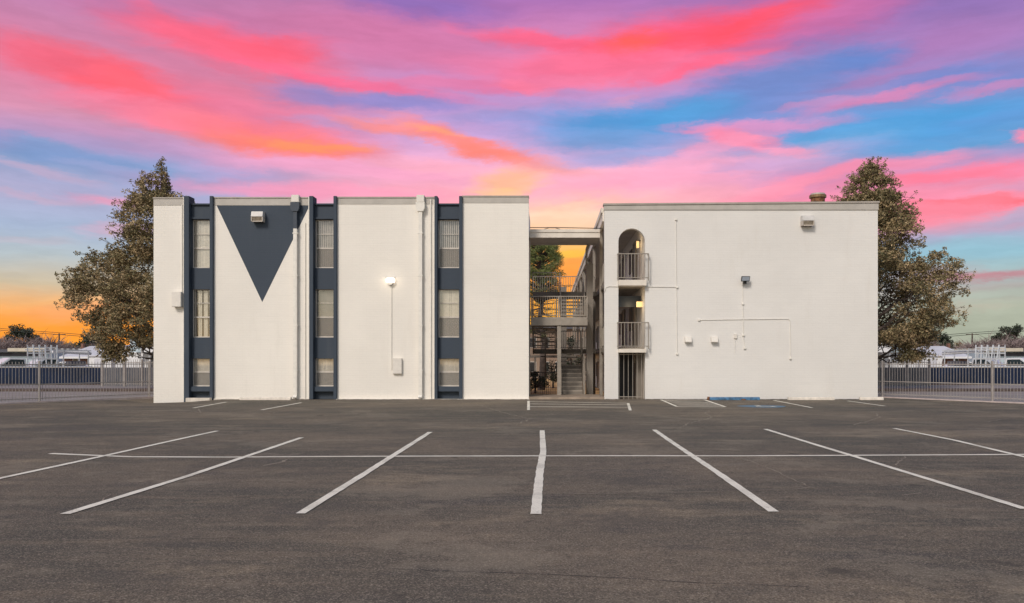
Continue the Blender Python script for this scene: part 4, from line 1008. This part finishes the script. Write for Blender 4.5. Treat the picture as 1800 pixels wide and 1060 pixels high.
    r = MB(); r.add([(XX(186, Y1), Y1 + 1.4, Z(610, Y1) + .01), (XX(224, Y1), Y1 + 1.4, Z(610, Y1) + .01), (XX(224, Y1), Y1 + 8, Z(594, Y1)), (XX(200, Y1), Y1 + 8, Z(594, Y1))], [(0, 1, 2, 3)]); r.build('roof', M['roofw'], h)
    for za, zb in ((609.5, 594), (619, 610.7)): MB().box(XX(247.3, Y1), XX(300, Y1), Y1, Y1 + 1.48, Z(za, Y1), Z(zb, Y1)).build('fascia', M['siding'], h)
    MB().box(XX(247.5, Y1), XX(300, Y1), Y1 + .06, Y1 + 1.4, Z(610.7, Y1) + .001, Z(609.5, Y1) - .001).build('fascia_band', M['darkroof'], h)
    for p in (243, 256): MB().box(XX(p, Y1), XX(p + 3, Y1), Y1 + .5, Y1 + .7, 0, Z(619, Y1) - .003).build('column', M['siding'], h)
    o = MB().box(XX(246.5, Y1), XX(256, Y1), Y1 + 1.45, Y1 + 1.49, .3, Z(624, Y1)).build('window', M['beige'], h); MB().box(XX(247.4, Y1), XX(255, Y1), Y1 + 1.43, Y1 + 1.449, .5, Z(625.5, Y1)).build('pane', M['carglass'], o)
    h = thing('long_building', (XX(20, 92), 92, 0), 'long low building with beige fascia behind the %s trucks' % nm, 'building'); Y1 = 92
    MB().box(XX(-200, Y1), XX(85, Y1), Y1, Y1 + 10, 0, Z(619, Y1)).build('wall', M['bluegrey'], h)
    MB().box(XX(-200, Y1), XX(22, Y1), Y1 - .8, Y1 + 10.3, Z(619, Y1), Z(614, Y1)).build('roof', M['darkroof'], h)
    MB().box(XX(22.5, Y1), XX(86, Y1), Y1 - .9, Y1 + 10.3, Z(618, Y1), Z(612, Y1)).build('roof', M['beige'], h)
    MB().box(XX(-200, Y1), XX(80, Y1), Y1 - .04, Y1 - .002, Z(626, Y1), Z(620, Y1)).build('window_band', M['darkroof'], h)
    # pole and wires
    Yp = 120; xp = XX(104, Yp)
    t = thing('utility_pole', (xp, Yp, 0), 'thin dark utility pole against the %s horizon' % nm, 'utility pole')
    MB().tube((xp, Yp, 0), (xp, Yp, Z(586, Yp)), .14, .10).build('pole', M['pole'], t)
    MB().box(xp - .9, xp + .9, Yp - .06, Yp + .06, Z(588.5, Yp), Z(588, Yp) + .06).build('crossarm', M['pole'], t)
    wr = MB()
    for dz in (0, 3.2):
        prev = None
        for (p, yy) in ((-260, 562), (-100, 573), (0, 580.5), (52, 584.5), (104, 588), (135, 590.5), (180, 594), (260, 600)):
            c_ = (XX(p, Yp), Yp, Z(yy - dz, Yp))
            if prev: wr.tube(prev, c_, .035, n=4)
            prev = c_
    tag(wr.build('overhead_wire', M['cable']), 'sagging overhead wires on the %s utility pole' % nm, 'wire')
    # distant trees
    g = 'far trees on the horizon'; bt = 'bare winter trees beyond the houses'
    for i, (p, y, top, w) in enumerate(((-60, 104, 592, 7), (-15, 108, 590, 7.5), (18, 112, 594, 7), (45, 106, 598, 6.5), (66, 110, 600, 6), (86, 108, 598, 6.5), (106, 104, 607, 5), (186, 112, 604, 5), (200, 118, 600, 6))):
        desc = ['off the edge of the picture', 'at the picture edge', 'below the round evergreen', 'behind the glass rack', 'behind the white tube', 'just beside the utility pole', 'against the pale house roof', 'behind the shed', 'behind the big evergreen'][i]
        bare_tree(XX(p, y), y, 0, w, Z(top, y), 'greyish pink bare tree %s, %s side of the photo' % (desc, nm), bt)
    bush('evergreen_tree', XX(34, 128), 128, 0, 5.2, Z(573, 128), M['dark_leaf'], 'tall round dark evergreen above the bare trees, far %s' % nm, 60, size=.3, group=g)
    bush('evergreen_tree', XX(57, 132), 132, 0, 4, Z(587, 132), M['dark_leaf'], 'smaller dark evergreen leaning by the round one, far %s' % nm, 40, size=.3, group=g)
    bush('evergreen_tree', XX(163, 124), 124, 0, 6.5, Z(588, 124), M['dark_leaf'], 'broad dark tree behind the big evergreen, far %s' % nm, 80, size=.3, group=g)
    bush('evergreen_tree', XX(127, 126), 126, 0, 4, Z(603, 126), M['leaf'], 'low brown tree between the pole and the house, far %s' % nm, 40, size=.25, group=g)
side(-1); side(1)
# far-off line of trees closing the horizon
hz = MB()
for k in range(1500):
    xx = random.uniform(-330, 330)
    if -12 < xx < 12: continue
    leaves(hz, (xx, 215 + random.uniform(-6, 6), random.uniform(0, 4.2)), 2.6, 1.5, 1.6, 26, .75)
tag(hz.build('distant_wood', M['twig']), kind='stuff')

for o in bpy.data.objects:
    if '_w' in o.keys(): del o['_w']
